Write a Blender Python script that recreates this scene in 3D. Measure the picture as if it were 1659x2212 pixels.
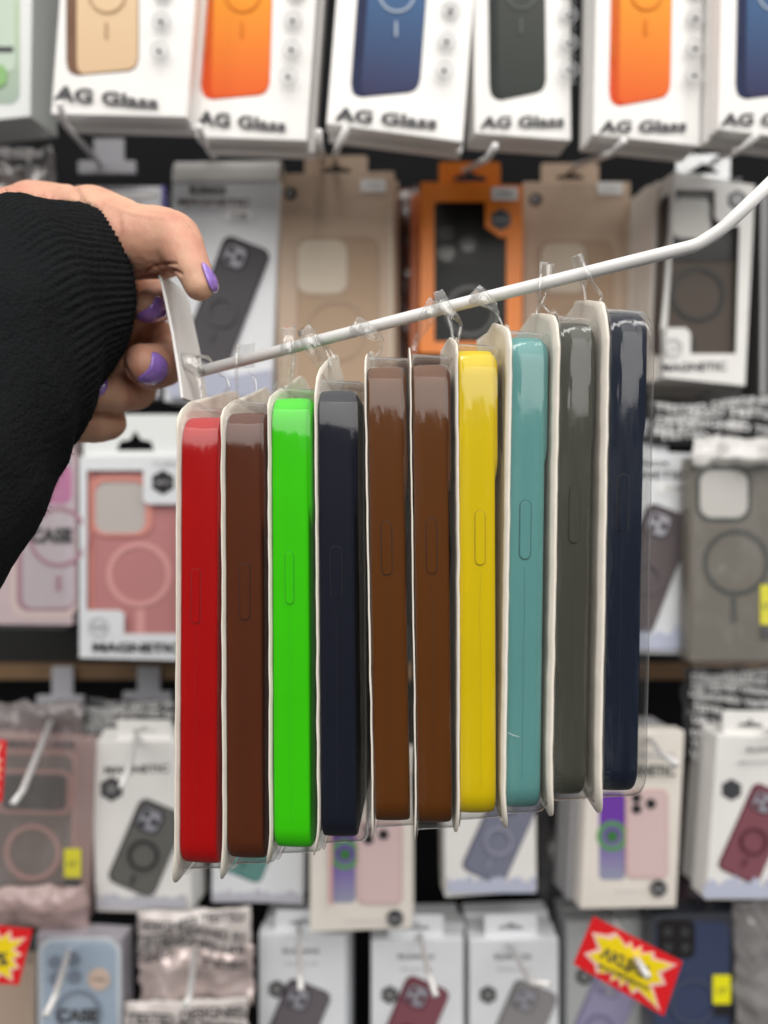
import bpy, bmesh, math, random
from mathutils import Vector, Matrix, noise
from mathutils.geometry import tessellate_polygon
R = math.radians
random.seed(7)
S = bpy.context.scene
COL = S.collection
for o in list(bpy.data.objects): bpy.data.objects.remove(o)

# ------------------------------------------------------------------ camera, world, lamps, exposure
F = 1598.0                      # focal length in units of a 1659 px wide picture
cam = bpy.data.cameras.new('camera'); co = bpy.data.objects.new('camera', cam); COL.objects.link(co)
cam.sensor_fit = 'VERTICAL'; cam.sensor_height = 36; cam.sensor_width = 27; cam.lens = 26.0
cam.clip_start = 0.01; cam.clip_end = 20
co.rotation_euler = (R(90), 0, 0)
cam.dof.use_dof = True; cam.dof.focus_distance = 0.262; cam.dof.aperture_fstop = 5.2
S.camera = co
S.view_settings.view_transform = 'Standard'; S.view_settings.look = 'None'
S.view_settings.exposure = -0.2; S.view_settings.gamma = 1
S.cycles.transparent_max_bounces = 40; S.cycles.max_bounces = 10
S.cycles.caustics_reflective = False; S.cycles.caustics_refractive = False

w = bpy.data.worlds.new('World'); S.world = w; w.use_nodes = True
nt = w.node_tree; nt.nodes.clear()
out = nt.nodes.new('ShaderNodeOutputWorld'); bg = nt.nodes.new('ShaderNodeBackground')
tc = nt.nodes.new('ShaderNodeTexCoord'); sx = nt.nodes.new('ShaderNodeSeparateXYZ')
mr = nt.nodes.new('ShaderNodeMapRange'); rp = nt.nodes.new('ShaderNodeValToRGB')
nt.links.new(tc.outputs['Generated'], sx.inputs[0]); nt.links.new(sx.outputs['Z'], mr.inputs[0])
mr.inputs[1].default_value = -1; mr.inputs[2].default_value = 1
nt.links.new(mr.outputs[0], rp.inputs[0]); 
ab = nt.nodes.new('ShaderNodeMath'); ab.operation = 'ABSOLUTE'; nt.links.new(sx.outputs['X'], ab.inputs[0])
sd = nt.nodes.new('ShaderNodeMapRange'); sd.inputs[1].default_value = .35; sd.inputs[2].default_value = .8; sd.inputs[3].default_value = 0; sd.inputs[4].default_value = 1.1; nt.links.new(ab.outputs[0], sd.inputs[0])
sn = nt.nodes.new('ShaderNodeTexNoise'); sn.inputs['Scale'].default_value = 7; nt.links.new(tc.outputs['Generated'], sn.inputs['Vector'])
sr = nt.nodes.new('ShaderNodeMapRange'); sr.inputs[1].default_value = .42; sr.inputs[2].default_value = .58; nt.links.new(sn.outputs[0], sr.inputs[0])
sm = nt.nodes.new('ShaderNodeMath'); sm.operation = 'MULTIPLY'; nt.links.new(sd.outputs[0], sm.inputs[0]); nt.links.new(sr.outputs[0], sm.inputs[1])
sa = nt.nodes.new('ShaderNodeVectorMath'); sa.operation = 'ADD'; nt.links.new(rp.outputs[0], sa.inputs[0]); nt.links.new(sm.outputs[0], sa.inputs[1])
nt.links.new(sa.outputs[0], bg.inputs[0]); nt.links.new(bg.outputs[0], out.inputs[0])
e = rp.color_ramp.elements
e[0].position = 0.0; e[0].color = (.035, .034, .032, 1); e[1].position = 1.0; e[1].color = (1, .98, .95, 1)
x = e.new(.48); x.color = (.04, .039, .037, 1); x = e.new(.58); x.color = (.13, .125, .12, 1); x = e.new(.78); x.color = (.75, .73, .70, 1)
bg.inputs[1].default_value = 0.62

def area(name, loc, target, sx_, sy_, power, col=(1, .97, .93)):
    l = bpy.data.lights.new(name, 'AREA'); l.shape = 'RECTANGLE'; l.size = sx_; l.size_y = sy_; l.energy = power; l.color = col
    o = bpy.data.objects.new(name, l); COL.objects.link(o); o.location = loc
    o.rotation_euler = (Vector(target) - Vector(loc)).to_track_quat('-Z', 'Y').to_euler(); return o
area('ceiling_or_fill_lamp', (0.1, -0.5, 1.5), (0, .45, -.1), 1.8, 1.3, 18)
area('ceiling_or_fill_lamp', (0.1, -2.5, 1.35), (0, .45, -.1), 3.6, 1.9, 92)  # added frontal fill behind the camera, brightens case sides and boxes
area('ceiling_or_fill_lamp', (-1.15, -0.2, 1.3), (0, .45, -.1), .25, 1.2, 6)
area('ceiling_or_fill_lamp', (1.15, -0.3, 1.3), (0, .45, -.1), .18, 1.2, 8)

# ------------------------------------------------------------------ helpers
def P(u, v, D): return Vector(((u - 829.5) / F * D, D, -(v - 1106) / F * D))
MATS = {}
def mat(name, col, rough=.5, spec=.5, metal=0, sss=0, coat=0, var=0, bump=0, bscale=200, grad=None, scale=60):
    if name in MATS: return MATS[name]
    m = bpy.data.materials.new(name); m.use_nodes = True; MATS[name] = m
    n = m.node_tree; b = n.nodes['Principled BSDF']; L = n.links
    b.inputs['Base Color'].default_value = (*col, 1); b.inputs['Roughness'].default_value = rough
    b.inputs['Specular IOR Level'].default_value = spec; b.inputs['Metallic'].default_value = metal
    b.inputs['Coat Weight'].default_value = coat
    t = n.nodes.new('ShaderNodeTexCoord')
    if sss:
        b.inputs['Subsurface Weight'].default_value = sss; b.inputs['Subsurface Radius'].default_value = (1, .35, .2)
        b.inputs['Subsurface Scale'].default_value = .004
    src = None
    if grad:
        s = n.nodes.new('ShaderNodeSeparateXYZ'); L.new(t.outputs['Generated'], s.inputs[0])
        r = n.nodes.new('ShaderNodeValToRGB'); L.new(s.outputs['Z'], r.inputs[0])
        r.color_ramp.elements[0].color = (*grad[0], 1); r.color_ramp.elements[1].color = (*grad[1], 1); r.color_ramp.elements[1].position = .62
        src = r.outputs[0]; L.new(src, b.inputs['Base Color'])
    if var:
        nz = n.nodes.new('ShaderNodeTexNoise'); nz.inputs['Scale'].default_value = scale; nz.inputs['Detail'].default_value = 5
        L.new(t.outputs['Object'], nz.inputs['Vector'])
        r = n.nodes.new('ShaderNodeMapRange'); r.inputs[1].default_value = .3; r.inputs[2].default_value = .7
        r.inputs[3].default_value = 1 - var; r.inputs[4].default_value = 1 + var; L.new(nz.outputs[0], r.inputs[0])
        mx = n.nodes.new('ShaderNodeVectorMath'); mx.operation = 'SCALE'
        if src: L.new(src, mx.inputs[0])
        else: mx.inputs[0].default_value = col
        L.new(r.outputs[0], mx.inputs['Scale']); L.new(mx.outputs[0], b.inputs['Base Color'])
        r2 = n.nodes.new('ShaderNodeMapRange'); r2.inputs[3].default_value = max(0, rough - .12); r2.inputs[4].default_value = min(1, rough + .12)
        L.new(nz.outputs[0], r2.inputs[0]); L.new(r2.outputs[0], b.inputs['Roughness'])
    if bump:
        nz = n.nodes.new('ShaderNodeTexNoise'); nz.inputs['Scale'].default_value = bscale; nz.inputs['Detail'].default_value = 4
        L.new(t.outputs['Object'], nz.inputs['Vector'])
        bp = n.nodes.new('ShaderNodeBump'); bp.inputs['Strength'].default_value = bump; bp.inputs['Distance'].default_value = .001
        L.new(nz.outputs[0], bp.inputs['Height']); L.new(bp.outputs[0], b.inputs['Normal'])
    return m
def clear_plastic(name, tint=(.96, .96, .95), haze=.03, rough=.06, wave=.5, boost=1.3, bscale=(60, 60, 25), rim=.6):
    m = bpy.data.materials.new(name); m.use_nodes = True; n = m.node_tree; n.nodes.clear(); L = n.links
    o = n.nodes.new('ShaderNodeOutputMaterial'); mx = n.nodes.new('ShaderNodeMixShader'); tr = n.nodes.new('ShaderNodeBsdfTransparent')
    gl = n.nodes.new('ShaderNodeBsdfGlossy'); df = n.nodes.new('ShaderNodeBsdfDiffuse'); m2 = n.nodes.new('ShaderNodeMixShader')
    lw = n.nodes.new('ShaderNodeLayerWeight'); lw.inputs[0].default_value = .5
    pw = n.nodes.new('ShaderNodeMath'); pw.operation = 'POWER'; pw.inputs[1].default_value = 4.5
    fr = n.nodes.new('ShaderNodeMath'); fr.operation = 'MULTIPLY_ADD'; fr.inputs[1].default_value = .9; fr.inputs[2].default_value = .05
    L.new(lw.outputs['Facing'], pw.inputs[0]); L.new(pw.outputs[0], fr.inputs[0])
    mu = n.nodes.new('ShaderNodeMath'); mu.operation = 'MULTIPLY'; mu.inputs[1].default_value = boost; mu.use_clamp = True
    tr.inputs[0].default_value = (*tint, 1); gl.inputs['Roughness'].default_value = rough; df.inputs[0].default_value = (.85, .85, .82, 1)
    t = n.nodes.new('ShaderNodeTexCoord'); mp = n.nodes.new('ShaderNodeMapping'); mp.inputs['Scale'].default_value = bscale
    nz = n.nodes.new('ShaderNodeTexNoise'); nz.inputs['Scale'].default_value = 1; nz.inputs['Detail'].default_value = 3
    bp = n.nodes.new('ShaderNodeBump'); bp.inputs['Strength'].default_value = wave; bp.inputs['Distance'].default_value = .002
    L.new(t.outputs['Object'], mp.inputs[0]); L.new(mp.outputs[0], nz.inputs[0]); L.new(nz.outputs[0], bp.inputs['Height'])
    L.new(bp.outputs[0], gl.inputs['Normal']); L.new(bp.outputs[0], lw.inputs['Normal'])
    L.new(fr.outputs[0], mu.inputs[0]); L.new(mu.outputs[0], mx.inputs[0])
    hz = n.nodes.new('ShaderNodeMath'); hz.operation = 'MULTIPLY_ADD'; hz.inputs[1].default_value = rim; hz.inputs[2].default_value = haze  # white diffuse at grazing angles stands in for reflections along the plastic's edges
    p3 = n.nodes.new('ShaderNodeMath'); p3.operation = 'POWER'; p3.inputs[1].default_value = 4; l2 = n.nodes.new('ShaderNodeLayerWeight'); l2.inputs[0].default_value = .5
    L.new(l2.outputs['Facing'], p3.inputs[0]); L.new(p3.outputs[0], hz.inputs[0]); L.new(hz.outputs[0], m2.inputs[0]); L.new(tr.outputs[0], m2.inputs[1]); L.new(df.outputs[0], m2.inputs[2])
    L.new(m2.outputs[0], mx.inputs[1]); L.new(gl.outputs[0], mx.inputs[2]); L.new(mx.outputs[0], o.inputs[0])
    MATS[name] = m; return m

def link(name, verts, faces, m, parent=None, smooth=False):
    me = bpy.data.meshes.new(name); me.from_pydata([tuple(v) for v in verts], [], faces); me.update()
    o = bpy.data.objects.new(name, me); COL.objects.link(o)
    if m: me.materials.append(m)
    if smooth:
        for p in me.polygons: p.use_smooth = True
    if parent: o.parent = parent
    return o
def fixn(o):
    bm = bmesh.new(); bm.from_mesh(o.data); bmesh.ops.recalc_face_normals(bm, faces=bm.faces); bm.to_mesh(o.data); bm.free(); return o
def bevel(o, w=.0006, seg=2):
    md = o.modifiers.new('b', 'BEVEL'); md.width = w; md.segments = seg; md.limit_method = 'ANGLE'; return o
def tag(o, label, cat, group=None, kind=None):
    if label: o['label'] = label
    if cat: o['category'] = cat
    if group: o['group'] = group
    if kind: o['kind'] = kind
    return o
def empty(name, loc, rot=(0, 0, 0)):
    o = bpy.data.objects.new(name, None); COL.objects.link(o); o.location = loc; o.rotation_euler = rot; o.empty_display_size = .01; return o
def boxmesh(x0, x1, y0, y1, z0, z1):
    v = [(x, y, z) for x in (x0, x1) for y in (y0, y1) for z in (z0, z1)]
    return v, [(0, 1, 3, 2), (4, 6, 7, 5), (0, 4, 5, 1), (2, 3, 7, 6), (0, 2, 6, 4), (1, 5, 7, 3)]
def tube(name, pts, r, m, parent=None, seg=14, flat=None):
    pts = [Vector(p) for p in pts]
    # smooth bends
    q = [pts[0]]
    for i in range(1, len(pts) - 1):
        a, b, c = pts[i-1], pts[i], pts[i+1]
        l = min((a-b).length, (c-b).length) * .28; l = min(l, .012)
        p0 = b + (a-b).normalized() * l; p2 = b + (c-b).normalized() * l
        for k in range(7):
            t = k / 6; q.append(p0.lerp(b, t).lerp(b.lerp(p2, t), t))
    q.append(pts[-1])
    rr = r if isinstance(r, (list, tuple)) else None
    V, Fc = [], []
    up = Vector((0, 1, .3)).normalized(); n = len(q)
    for i, p in enumerate(q):
        d = (q[min(i+1, n-1)] - q[max(i-1, 0)]).normalized()
        s = d.cross(up).normalized(); t = s.cross(d).normalized()
        rad = r if rr is None else rr[0] + (rr[1]-rr[0]) * i / (n-1)
        for k in range(seg):
            a = 2 * math.pi * k / seg; V.append(p + s * math.cos(a) * rad + t * math.sin(a) * rad)
    for i in range(n - 1):
        for k in range(seg):
            k2 = (k + 1) % seg; Fc.append((i*seg+k, i*seg+k2, (i+1)*seg+k2, (i+1)*seg+k))
    Fc.append(tuple(range(seg))[::-1]); Fc.append(tuple((n-1)*seg + k for k in range(seg)))
    return fixn(link(name, V, Fc, m, parent, True))

# 2D outlines in picture units
def rrect(cx, cy, w_, h_, r, ang=0, n=6):
    pts = []; r = min(r, w_/2, h_/2)
    for sxx, syy, a0 in ((1, 1, 0), (-1, 1, 90), (-1, -1, 180), (1, -1, 270)):
        for k in range(n + 1):
            a = R(a0 + 90 * k / n)
            pts.append((sxx * (w_/2 - r) + r * math.cos(a), syy * (h_/2 - r) + r * math.sin(a)))
    c, s = math.cos(R(ang)), math.sin(R(ang))
    return [(cx + x*c - y*s, cy + x*s + y*c) for x, y in pts]
def circ(cx, cy, r, n=28, a0=0): return [(cx + r*math.cos(R(a0)+2*math.pi*k/n), cy + r*math.sin(R(a0)+2*math.pi*k/n)) for k in range(n)]
def hexa(cx, cy, r): return circ(cx, cy, r, 6, 30)
def rot(p, c, a):
    cc, s = math.cos(R(a)), math.sin(R(a)); return (c[0]+(p[0]-c[0])*cc-(p[1]-c[1])*s, c[1]+(p[0]-c[0])*s+(p[1]-c[1])*cc)

class Face:
    """a thing with a front plane; its printing is laid on that plane"""
    def __init__(s, name, u0, v0, u1, v1, D, roll=0, yaw=0, pitch=0, loc=None):
        c = P((u0+u1)/2, v1, D)
        s.root = empty(name, c, (R(pitch), R(roll), R(yaw)))
        s.M = Matrix.Translation(c) @ s.root.rotation_euler.to_matrix().to_4x4(); s.I = s.M.inverted()
        s.n = (s.M.to_3x3() @ Vector((0, 1, 0))); s.c = c
        s.u0, s.v0, s.u1, s.v1 = u0, v0, u1, v1
        s.hw = (u1-u0)/2/F*D; s.h = (v1-v0)/F*D; s.k = 0
    def loc(s, u, v):
        d = P(u, v, 1); t = s.c.dot(s.n) / d.dot(s.n); p = s.I @ (d * t); return p.x, p.z
    def shape(s, name, pts, m, holes=(), y=None, th=.0004, parent=None, local=False):
        if y is None: s.k += 1; y = -.0003 * s.k
        loops = [[Vector((*(p if local else s.loc(*p)), 0)) for p in lp] for lp in [pts, *holes]]
        tris = tessellate_polygon(loops); flat = [p for lp in loops for p in lp]; N = len(flat)
        V = [(p.x, y, p.y) for p in flat] + [(p.x, y + th, p.y) for p in flat]
        Fc = [t for t in tris] + [tuple(i + N for i in t)[::-1] for t in tris]; b = 0
        for lp in loops:
            n = len(lp)
            for i in range(n): Fc.append((b+i, b+(i+1) % n, N+b+(i+1) % n, N+b+i))
            b += n
        return fixn(link(name, V, Fc, m, parent or s.root))
    def text(s, name, string, quad, m, bold=.02, parent=None, squeeze=None):
        """quad: bottom-left, bottom-right, top-right, top-left in picture units"""
        cu = bpy.data.curves.new('t', 'FONT'); cu.body = string; cu.offset = bold; cu.resolution_u = 3
        to = bpy.data.objects.new('t', cu); COL.objects.link(to)
        me = to.to_mesh(); vs = [v.co.copy() for v in me.vertices]; fs = [tuple(p.vertices) for p in me.polygons]
        to.to_mesh_clear(); bpy.data.objects.remove(to); bpy.data.curves.remove(cu)
        x0 = min(v.x for v in vs); x1 = max(v.x for v in vs); y0 = min(v.y for v in vs); y1 = max(v.y for v in vs)
        s.k += 1; y = -.0003 * s.k - .0001; V = []
        for v in vs:
            a = (v.x-x0)/(x1-x0); b = (v.y-y0)/(y1-y0)
            lo = (quad[0][0]+(quad[1][0]-quad[0][0])*a, quad[0][1]+(quad[1][1]-quad[0][1])*a)
            hi = (quad[3][0]+(quad[2][0]-quad[3][0])*a, quad[3][1]+(quad[2][1]-quad[3][1])*a)
            px, pz = s.loc(lo[0]+(hi[0]-lo[0])*b, lo[1]+(hi[1]-lo[1])*b); V.append((px, y, pz))
        return link(name, V, fs, m, parent or s.root)
    def line(s, string, u0, u1, vb, h, m, tilt=0, name='printed_text', bold=.02, parent=None):
        return s.text(name, string, [(u0, vb), (u1, vb+tilt), (u1, vb+tilt-h), (u0, vb-h)], m, bold, parent)

# ------------------------------------------------------------------ materials
white = mat('white_card', (.80, .79, .77), .45, var=.03, scale=30)
cool = mat('cool_white_card', (.76, .78, .81), .35, var=.03, scale=30)
offw = mat('off_white_card', (.78, .73, .67), .45, var=.03, scale=30)
tan = mat('tan_card', (.56, .42, .31), .5, var=.04, scale=30)
tan2 = mat('tan_print_dark', (.40, .28, .195), .5)
tanl = mat('tan_print_pale', (.60, .51, .40), .5)
orange = mat('orange_card', (.82, .22, .012), .4, var=.03)
black = mat('black_print', (.02, .02, .022), .4)
ink = mat('grey_ink', (.06, .06, .066), .7, spec=.15)
pale_ink = mat('pale_grey_ink', (.42, .42, .43), .6)
silver = mat('silver_film', (.55, .56, .57), .3, metal=.5, bump=.6, bscale=60)
winp = clear_plastic('window_film', haze=.0, rough=.2, wave=0, boost=.12, bscale=(25, 25, 25), rim=0)
hookw = mat('white_hook_coating', (.76, .75, .74), .35, spec=.35, var=.02)
greym = mat('grey_plastic_mount', (.40, .40, .43), .45)
labelw = mat('price_sticker_white', (.86, .86, .86), .5)
yel = mat('yellow_sticker', (.85, .80, .01), .5)
red_s = mat('red_sign_card', (.72, .015, .02), .4); yel_s = mat('yellow_sign_print', (.90, .68, .01), .4)

# ------------------------------------------------------------------ wall and rails
def plane_struct(name, x0, x1, y0, y1, z0, z1, m):
    v, f = boxmesh(x0, x1, y0, y1, z0, z1); return tag(fixn(link(name, v, f, m)), None, None, kind='structure')
plane_struct('wall', -1.2, 1.2, .80, .82, -1.1, 1.1, mat('dark_wall_panel', (.008, .008, .009), .9, spec=.1, var=.2, scale=8))
# ------------------------------------------------------------------ background cartons
def carton(name, label, cat, u0, v0, u1, v1, D, m, thick=.018, roll=0, yaw=0, pitch=0, group=None, front=None, holes=None, inner=.004, side=None):
    f = Face(name, u0, v0, u1, v1, D, roll, yaw, pitch); tag(f.root, label, cat, group)
    x, h = f.hw, f.h
    if holes:
        rect = [(-x, 0), (x, 0), (x, h), (-x, h)]
        f.shape('front_panel', rect, m, holes=[[f.loc(*p) for p in hl] for hl in holes], y=0, th=.0006, local=True)
        V, Fc = boxmesh(-x, x, .0006, thick, 0, h); Fc = [q for q in Fc if q != (0, 4, 5, 1)]
        b = link('box_body', V, Fc, side or m, f.root)
        md = b.modifiers.new('s', 'SOLIDIFY'); md.thickness = .0006
    else:
        V, Fc = boxmesh(-x, x, 0, thick, 0, h); b = fixn(link('box_body', V, Fc, m, f.root)); bevel(b, .0008)
    return f
def behind(f, n, label, name, m, thick=.018, dx=(.0, .004), dz=(-.002, .002), cat='box', group='boxes hanging behind the front ones'):
    """further boxes on the same hook, each a thing of its own"""
    ords = ['next', 'third', 'fourth', 'fifth', 'sixth']
    words = label.split(); label = ' '.join(words[:10])
    while label.split()[-1].strip(',') in ('a', 'the', 'of', 'and', 'with', 'in', 'its', 'right', 'left', 'below', 'by', 'behind', 'between', 'large', 'out', 'off', 'just', 'bottom', 'hanging', 'grey', 'navy', 'lettering', 'yellow'): label = ' '.join(label.split()[:-1])
    label = label.rstrip(',')
    for k in range(n):
        off = f.M.to_3x3() @ Vector((random.uniform(*dx), (thick + .0012) * (k + 1), random.uniform(*dz)))
        r = empty(name, f.c + off, f.root.rotation_euler); tag(r, f"{ords[k]} box hanging behind the {label.removeprefix('the ')}", cat, group)
        V, Fc = boxmesh(-f.hw, f.hw, .0005, thick, 0, f.h); bevel(fixn(link('box_body', V, Fc, m, r)), .0008)
def hang_tab(f, u0, u1, vt, vb, m, slot=None, name='hang_tab'):
    s = slot or ((u0+u1)/2, (vt+vb)/2 - 2, (u1-u0)*.5, (vb-vt)*.3)
    cx, cy, w_, h_ = s
    hole = [(cx-w_/2, cy+h_/2), (cx-w_*.42, cy), (cx-w_*.15, cy-h_*.1), (cx, cy-h_*.6), (cx+w_*.15, cy-h_*.1), (cx+w_*.42, cy), (cx+w_/2, cy+h_/2)]
    return f.shape(name, rrect((u0+u1)/2, (vt+vb)/2, u1-u0, vb-vt, 7), m, holes=[hole], y=.006, th=.0008)
def phone_pic(f, cu, cv, w_, h_, ang, m, edge, cam_m=None, ring=True, ringm=None, camsize=.42, lens=True):
    """a printed picture of a phone case on a box"""
    o = f.shape('phone_picture', rrect(cu, cv, w_, h_, w_*.17, ang), edge)
    f.shape('back_print', rrect(cu + 1.5, cv, w_*.93, h_*.965, w_*.14, ang), m, parent=o)
    c = (cu, cv)
    if cam_m:
        cc = rot((cu - w_*.16, cv - h_*.5 + w_*.36), c, ang)
        f.shape('camera_print', rrect(*cc, w_*(camsize+.1), w_*(camsize+.1), w_*.15, ang), edge, parent=o)
        q = f.shape('camera_print', rrect(*cc, w_*camsize, w_*camsize, w_*.12, ang), cam_m, parent=o)
        if lens:
            for dx, dy in ((-.1, -.1), (-.1, .12), (.11, 0)):
                p = rot((cu - w_*.16 + dx*w_, cv - h_*.5 + w_*.36 + dy*w_), c, ang)
                f.shape('lens_print', circ(*p, w_*.07, 14), edge, parent=o)
    if ring:
        cc = rot((cu, cv + h_*.08), c, ang)
        f.shape('ring_print', circ(*cc, w_*.31), ringm or edge, holes=[circ(*cc, w_*.25)], parent=o)
        s1 = rrect(cu, cv + h_*.08 + w_*.52, w_*.05, w_*.2, w_*.02)
        f.shape('ring_print', [rot(p, c, ang) for p in s1], ringm or edge, parent=o)
    return o
def cmat(n, c, g=None, r=.6): return mat(n, c, r, spec=.2, grad=g)

champ = cmat('print_champagne', (.6, .4, .2), ((.64, .45, .28), (.72, .53, .33)))
champ_e = cmat('print_champagne_edge', (.17, .09, .055))
orp = cmat('print_orange', (.7, .2, 0), ((.70, .10, .018), (.80, .33, .025)))
orp_e = cmat('print_orange_edge', (.42, .07, .008), ((.62, .06, .008), (.55, .13, .012)))
nav = cmat('print_navy', (.05, .08, .2), ((.030, .028, .080), (.05, .13, .27)))
nav_e = cmat('print_navy_edge', (.012, .018, .06))
gry = cmat('print_graphite', (.04, .045, .04), ((.028, .033, .03), (.055, .06, .055)))
gry_e = cmat('print_graphite_edge', (.02, .024, .023))

def ag_box(label, u0, u1, vb, roll, yaw, ph, colm, edge, text, icons, D=.50, n=1, ringm=None, pitch=0, thick=.012, ph2=None):
    f = carton('phone_case_box', label, 'box', u0, vb - 560, u1, vb, D, white, thick, roll, yaw, pitch, 'white boxes with a phone picture in the top row')
    # phone picture: ph = (left x, right x, bottom y, skew of the bottom edge)
    a, b, c, sk, lean = ph; top = -220
    def q(u, v): return (u + lean * (c - v), v)
    pts = [q(a, top), q(b, top)] + [q(b, c - 30 - sk), q(b - 3, c - 16 - sk), q(b - 10, c - 6 - sk), q(b - 22, c - 1 - sk)] + [q(a + 24, c + 3), q(a + 10, c - 2), q(a + 3, c - 12), q(a, c - 30)]
    o = f.shape('phone_picture', pts, edge)
    e_ = a + (b - a) * .15
    pts = [q(e_, top), q(b - 2, top)] + [q(b - 2, c - 30 - sk), q(b - 5, c - 17 - sk), q(b - 11, c - 9 - sk), q(b - 22, c - 4 - sk)] + [q(e_ + 16, c), q(e_ + 6, c - 4), q(e_ + 1, c - 12), q(e_, c - 30)]
    f.shape('back_print', pts, colm, parent=o)
    # side key on the picture
    f.shape('key_print', [q(a + 5, c - 130), q(a + 10, c - 130), q(a + 10, c - 85), q(a + 5, c - 85)], gry_e if edge is gry_e else champ_e if edge is champ_e else nav_e if edge is nav_e else orp_e, parent=o)
    rc = ((e_ + b)/2 + lean * (c + 0), ph2 if ph2 is not None else -10)
    rr = (b - e_) * .31
    rm = ringm or edge
    f.shape('ring_print', circ(rc[0], rc[1], rr, 36), rm, holes=[circ(rc[0], rc[1], rr - 5, 36)], parent=o)
    f.shape('ring_print', rrect(rc[0] - 2, rc[1] + rr + 36, 5, 34, 2), rm, parent=o)
    f.text('product_lettering', 'AG Glass', text, ink, .035)
    for k, (iu, iv) in enumerate(icons):
        ic = f.shape('round_icon', circ(iu, iv, 20), pale_ink, holes=[circ(iu, iv, 17)])
        f.shape('icon_mark', circ(iu, iv, 10, 8), pale_ink, parent=ic, holes=[circ(iu + 1, iv, 5, 6)])
        f.shape('icon_mark', rrect(iu, iv + 3, 8, 6, 2, 30), ink, parent=ic)
        f.line('AG', iu - 13, iu + 13, iv + 33, 6, pale_ink, bold=0, name='icon_caption')
    behind(f, n, label, 'phone_case_box', white, thick)
    return f
ring_pale = cmat('print_ring_pale', (.36, .42, .5))
ring_tan = cmat('print_ring_tan', (.42, .28, .16))
ring_or = cmat('print_ring_orange', (.62, .17, .01))
ring_gr = cmat('print_ring_graphite', (.10, .11, .105))
ag_box('white box with a champagne phone picture, large lettering below, leftmost of its row', 101, 408, 250, 4.5, -6, (143, 300, 160, 5, .0), champ, champ_e,
       [(118, 219), (343, 238), (345, 212), (124, 186)], [(354, -10), (352, 52), (350, 118)], .49, 1, ring_tan, thick=.011)
ag_box('white box with a bright orange phone picture between the champagne and navy ones', 418, 664, 300, 4.0, -4, (434, 582, 212, 5, .03), orp, orp_e,
       [(428, 272), (618, 287), (620, 262), (430, 240)], [(640, -10), (634, 50), (632, 115), (626, 175)], .50, 1, ring_or, thick=.011)
ag_box('white box with a navy phone picture, tilted, just left of the graphite one', 705, 1003, 288, 4.5, 6, (756, 905, 207, 6, .075), nav, nav_e,
       [(722, 262), (942, 281), (946, 256), (726, 234)], [(972, 26), (963, 95), (957, 160)], .48, 1, ring_pale, thick=.011)
ag_box('white box with a graphite phone picture and grey round icons', 1022, 1240, 296, -.5, 9, (1057, 1180, 214, 12, -.01), gry, gry_e,
       [(1035, 279), (1217, 276), (1217, 251), (1039, 254)], [(1226, -20), (1224, 38), (1223, 100), (1222, 160)], .50, 1, ring_gr, thick=.011)
ag_box('white box with an orange phone picture right of the graphite one', 1275, 1522, 304, 1.2, 9, (1315, 1447, 226, 12, .02), orp, orp_e,
       [(1291, 289), (1480, 286), (1482, 261), (1295, 263)], [(1500, -15), (1497, 45), (1494, 112), (1490, 172)], .495, 1, ring_or, thick=.011)
ag_box('white box with a navy phone picture cut off by the right side of the photo', 1540, 1785, 294, 1.5, 10, (1588, 1725, 211, 8, .02), nav, nav_e,
       [(1553, 274), (1745, 272), (1747, 246), (1557, 247)], [(1760, 45)], .49, 1, ring_pale, thick=.011)
# pale pack at the far left of the top row
f = carton('phone_case_pack', 'grey clear pack with green print at the top left corner', 'pack', -140, -220, 78, 262, .52, mat('grey_frosted', (.52, .54, .53), .3, coat=.5), .03, 1, -12)
f.shape('green_print', rrect(-10, 100, 105, 250, 24), cmat('print_lime', (.3, .6, .2), ((.34, .42, .36), (.44, .54, .38))))
f.shape('pale_print', rrect(-6, 60, 80, 190, 14), cmat('print_mint', (.5, .6, .5)))
f.shape('dark_band', rrect(0, 108, 60, 12, 2), ink)
f.shape('green_print', rrect(-14, 165, 60, 50, 18), cmat('print_green', (.25, .46, .18)))

# second row
f = carton('phone_case_box', 'pale grey box with a dark phone picture, behind the thumb', 'box', 350, 388, 588, 870, .60, cool, .02, 2.2, -6, 0, 'boxes in the second row')
V, Fc = [], []
for i in range(13):
    a = math.pi * i / 12
    for sgn in (-1, 1): V.append((sgn * f.hw * (1 - .02*math.sin(a)), .009 - .010 * math.cos(a), f.h + .019 * math.sin(a) ** .6 - .001))
for i in range(12): Fc.append((2*i, 2*i+1, 2*i+3, 2*i+2))
link('folded_flap', V, Fc, white, f.root, True)
f.shape('purple_side_print', [(349, 400), (357, 400), (366, 560), (358, 560)], cmat('print_violet', (.30, .24, .85)))
f.line('RUXNOX', 410, 490, 420, 20, black, 2, 'brand_lettering', .03)
f.line('MAGNETIC', 386, 540, 444, 15, cmat('ink_brownish', (.16, .10, .10)), 1, 'product_lettering', .02)
f.shape('print_rule', [(390, 452), (530, 453), (530, 455), (390, 454)], pale_ink)
f.shape('price_sticker', rrect(517, 467, 60, 22, 3, 2), labelw); f.line('17 AIR', 502, 536, 474, 11, ink, 1)
phone_pic(f, 489, 655, 106, 276, 21, cmat('print_charcoal', (.085, .08, .088)), cmat('print_charcoal_edge', (.03, .028, .032)), cmat('print_cam_grey', (.38, .38, .42)), True, cmat('print_charcoal_ring', (.10, .095, .105)))
f.shape('blue_wave_print', [(360, 770), (420, 790), (500, 815), (590, 800), (590, 860), (370, 860)], cmat('print_haze', (.45, .47, .58)))
behind(f, 2, 'the pale grey box behind the thumb', 'phone_case_box', cool, .02)

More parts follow.
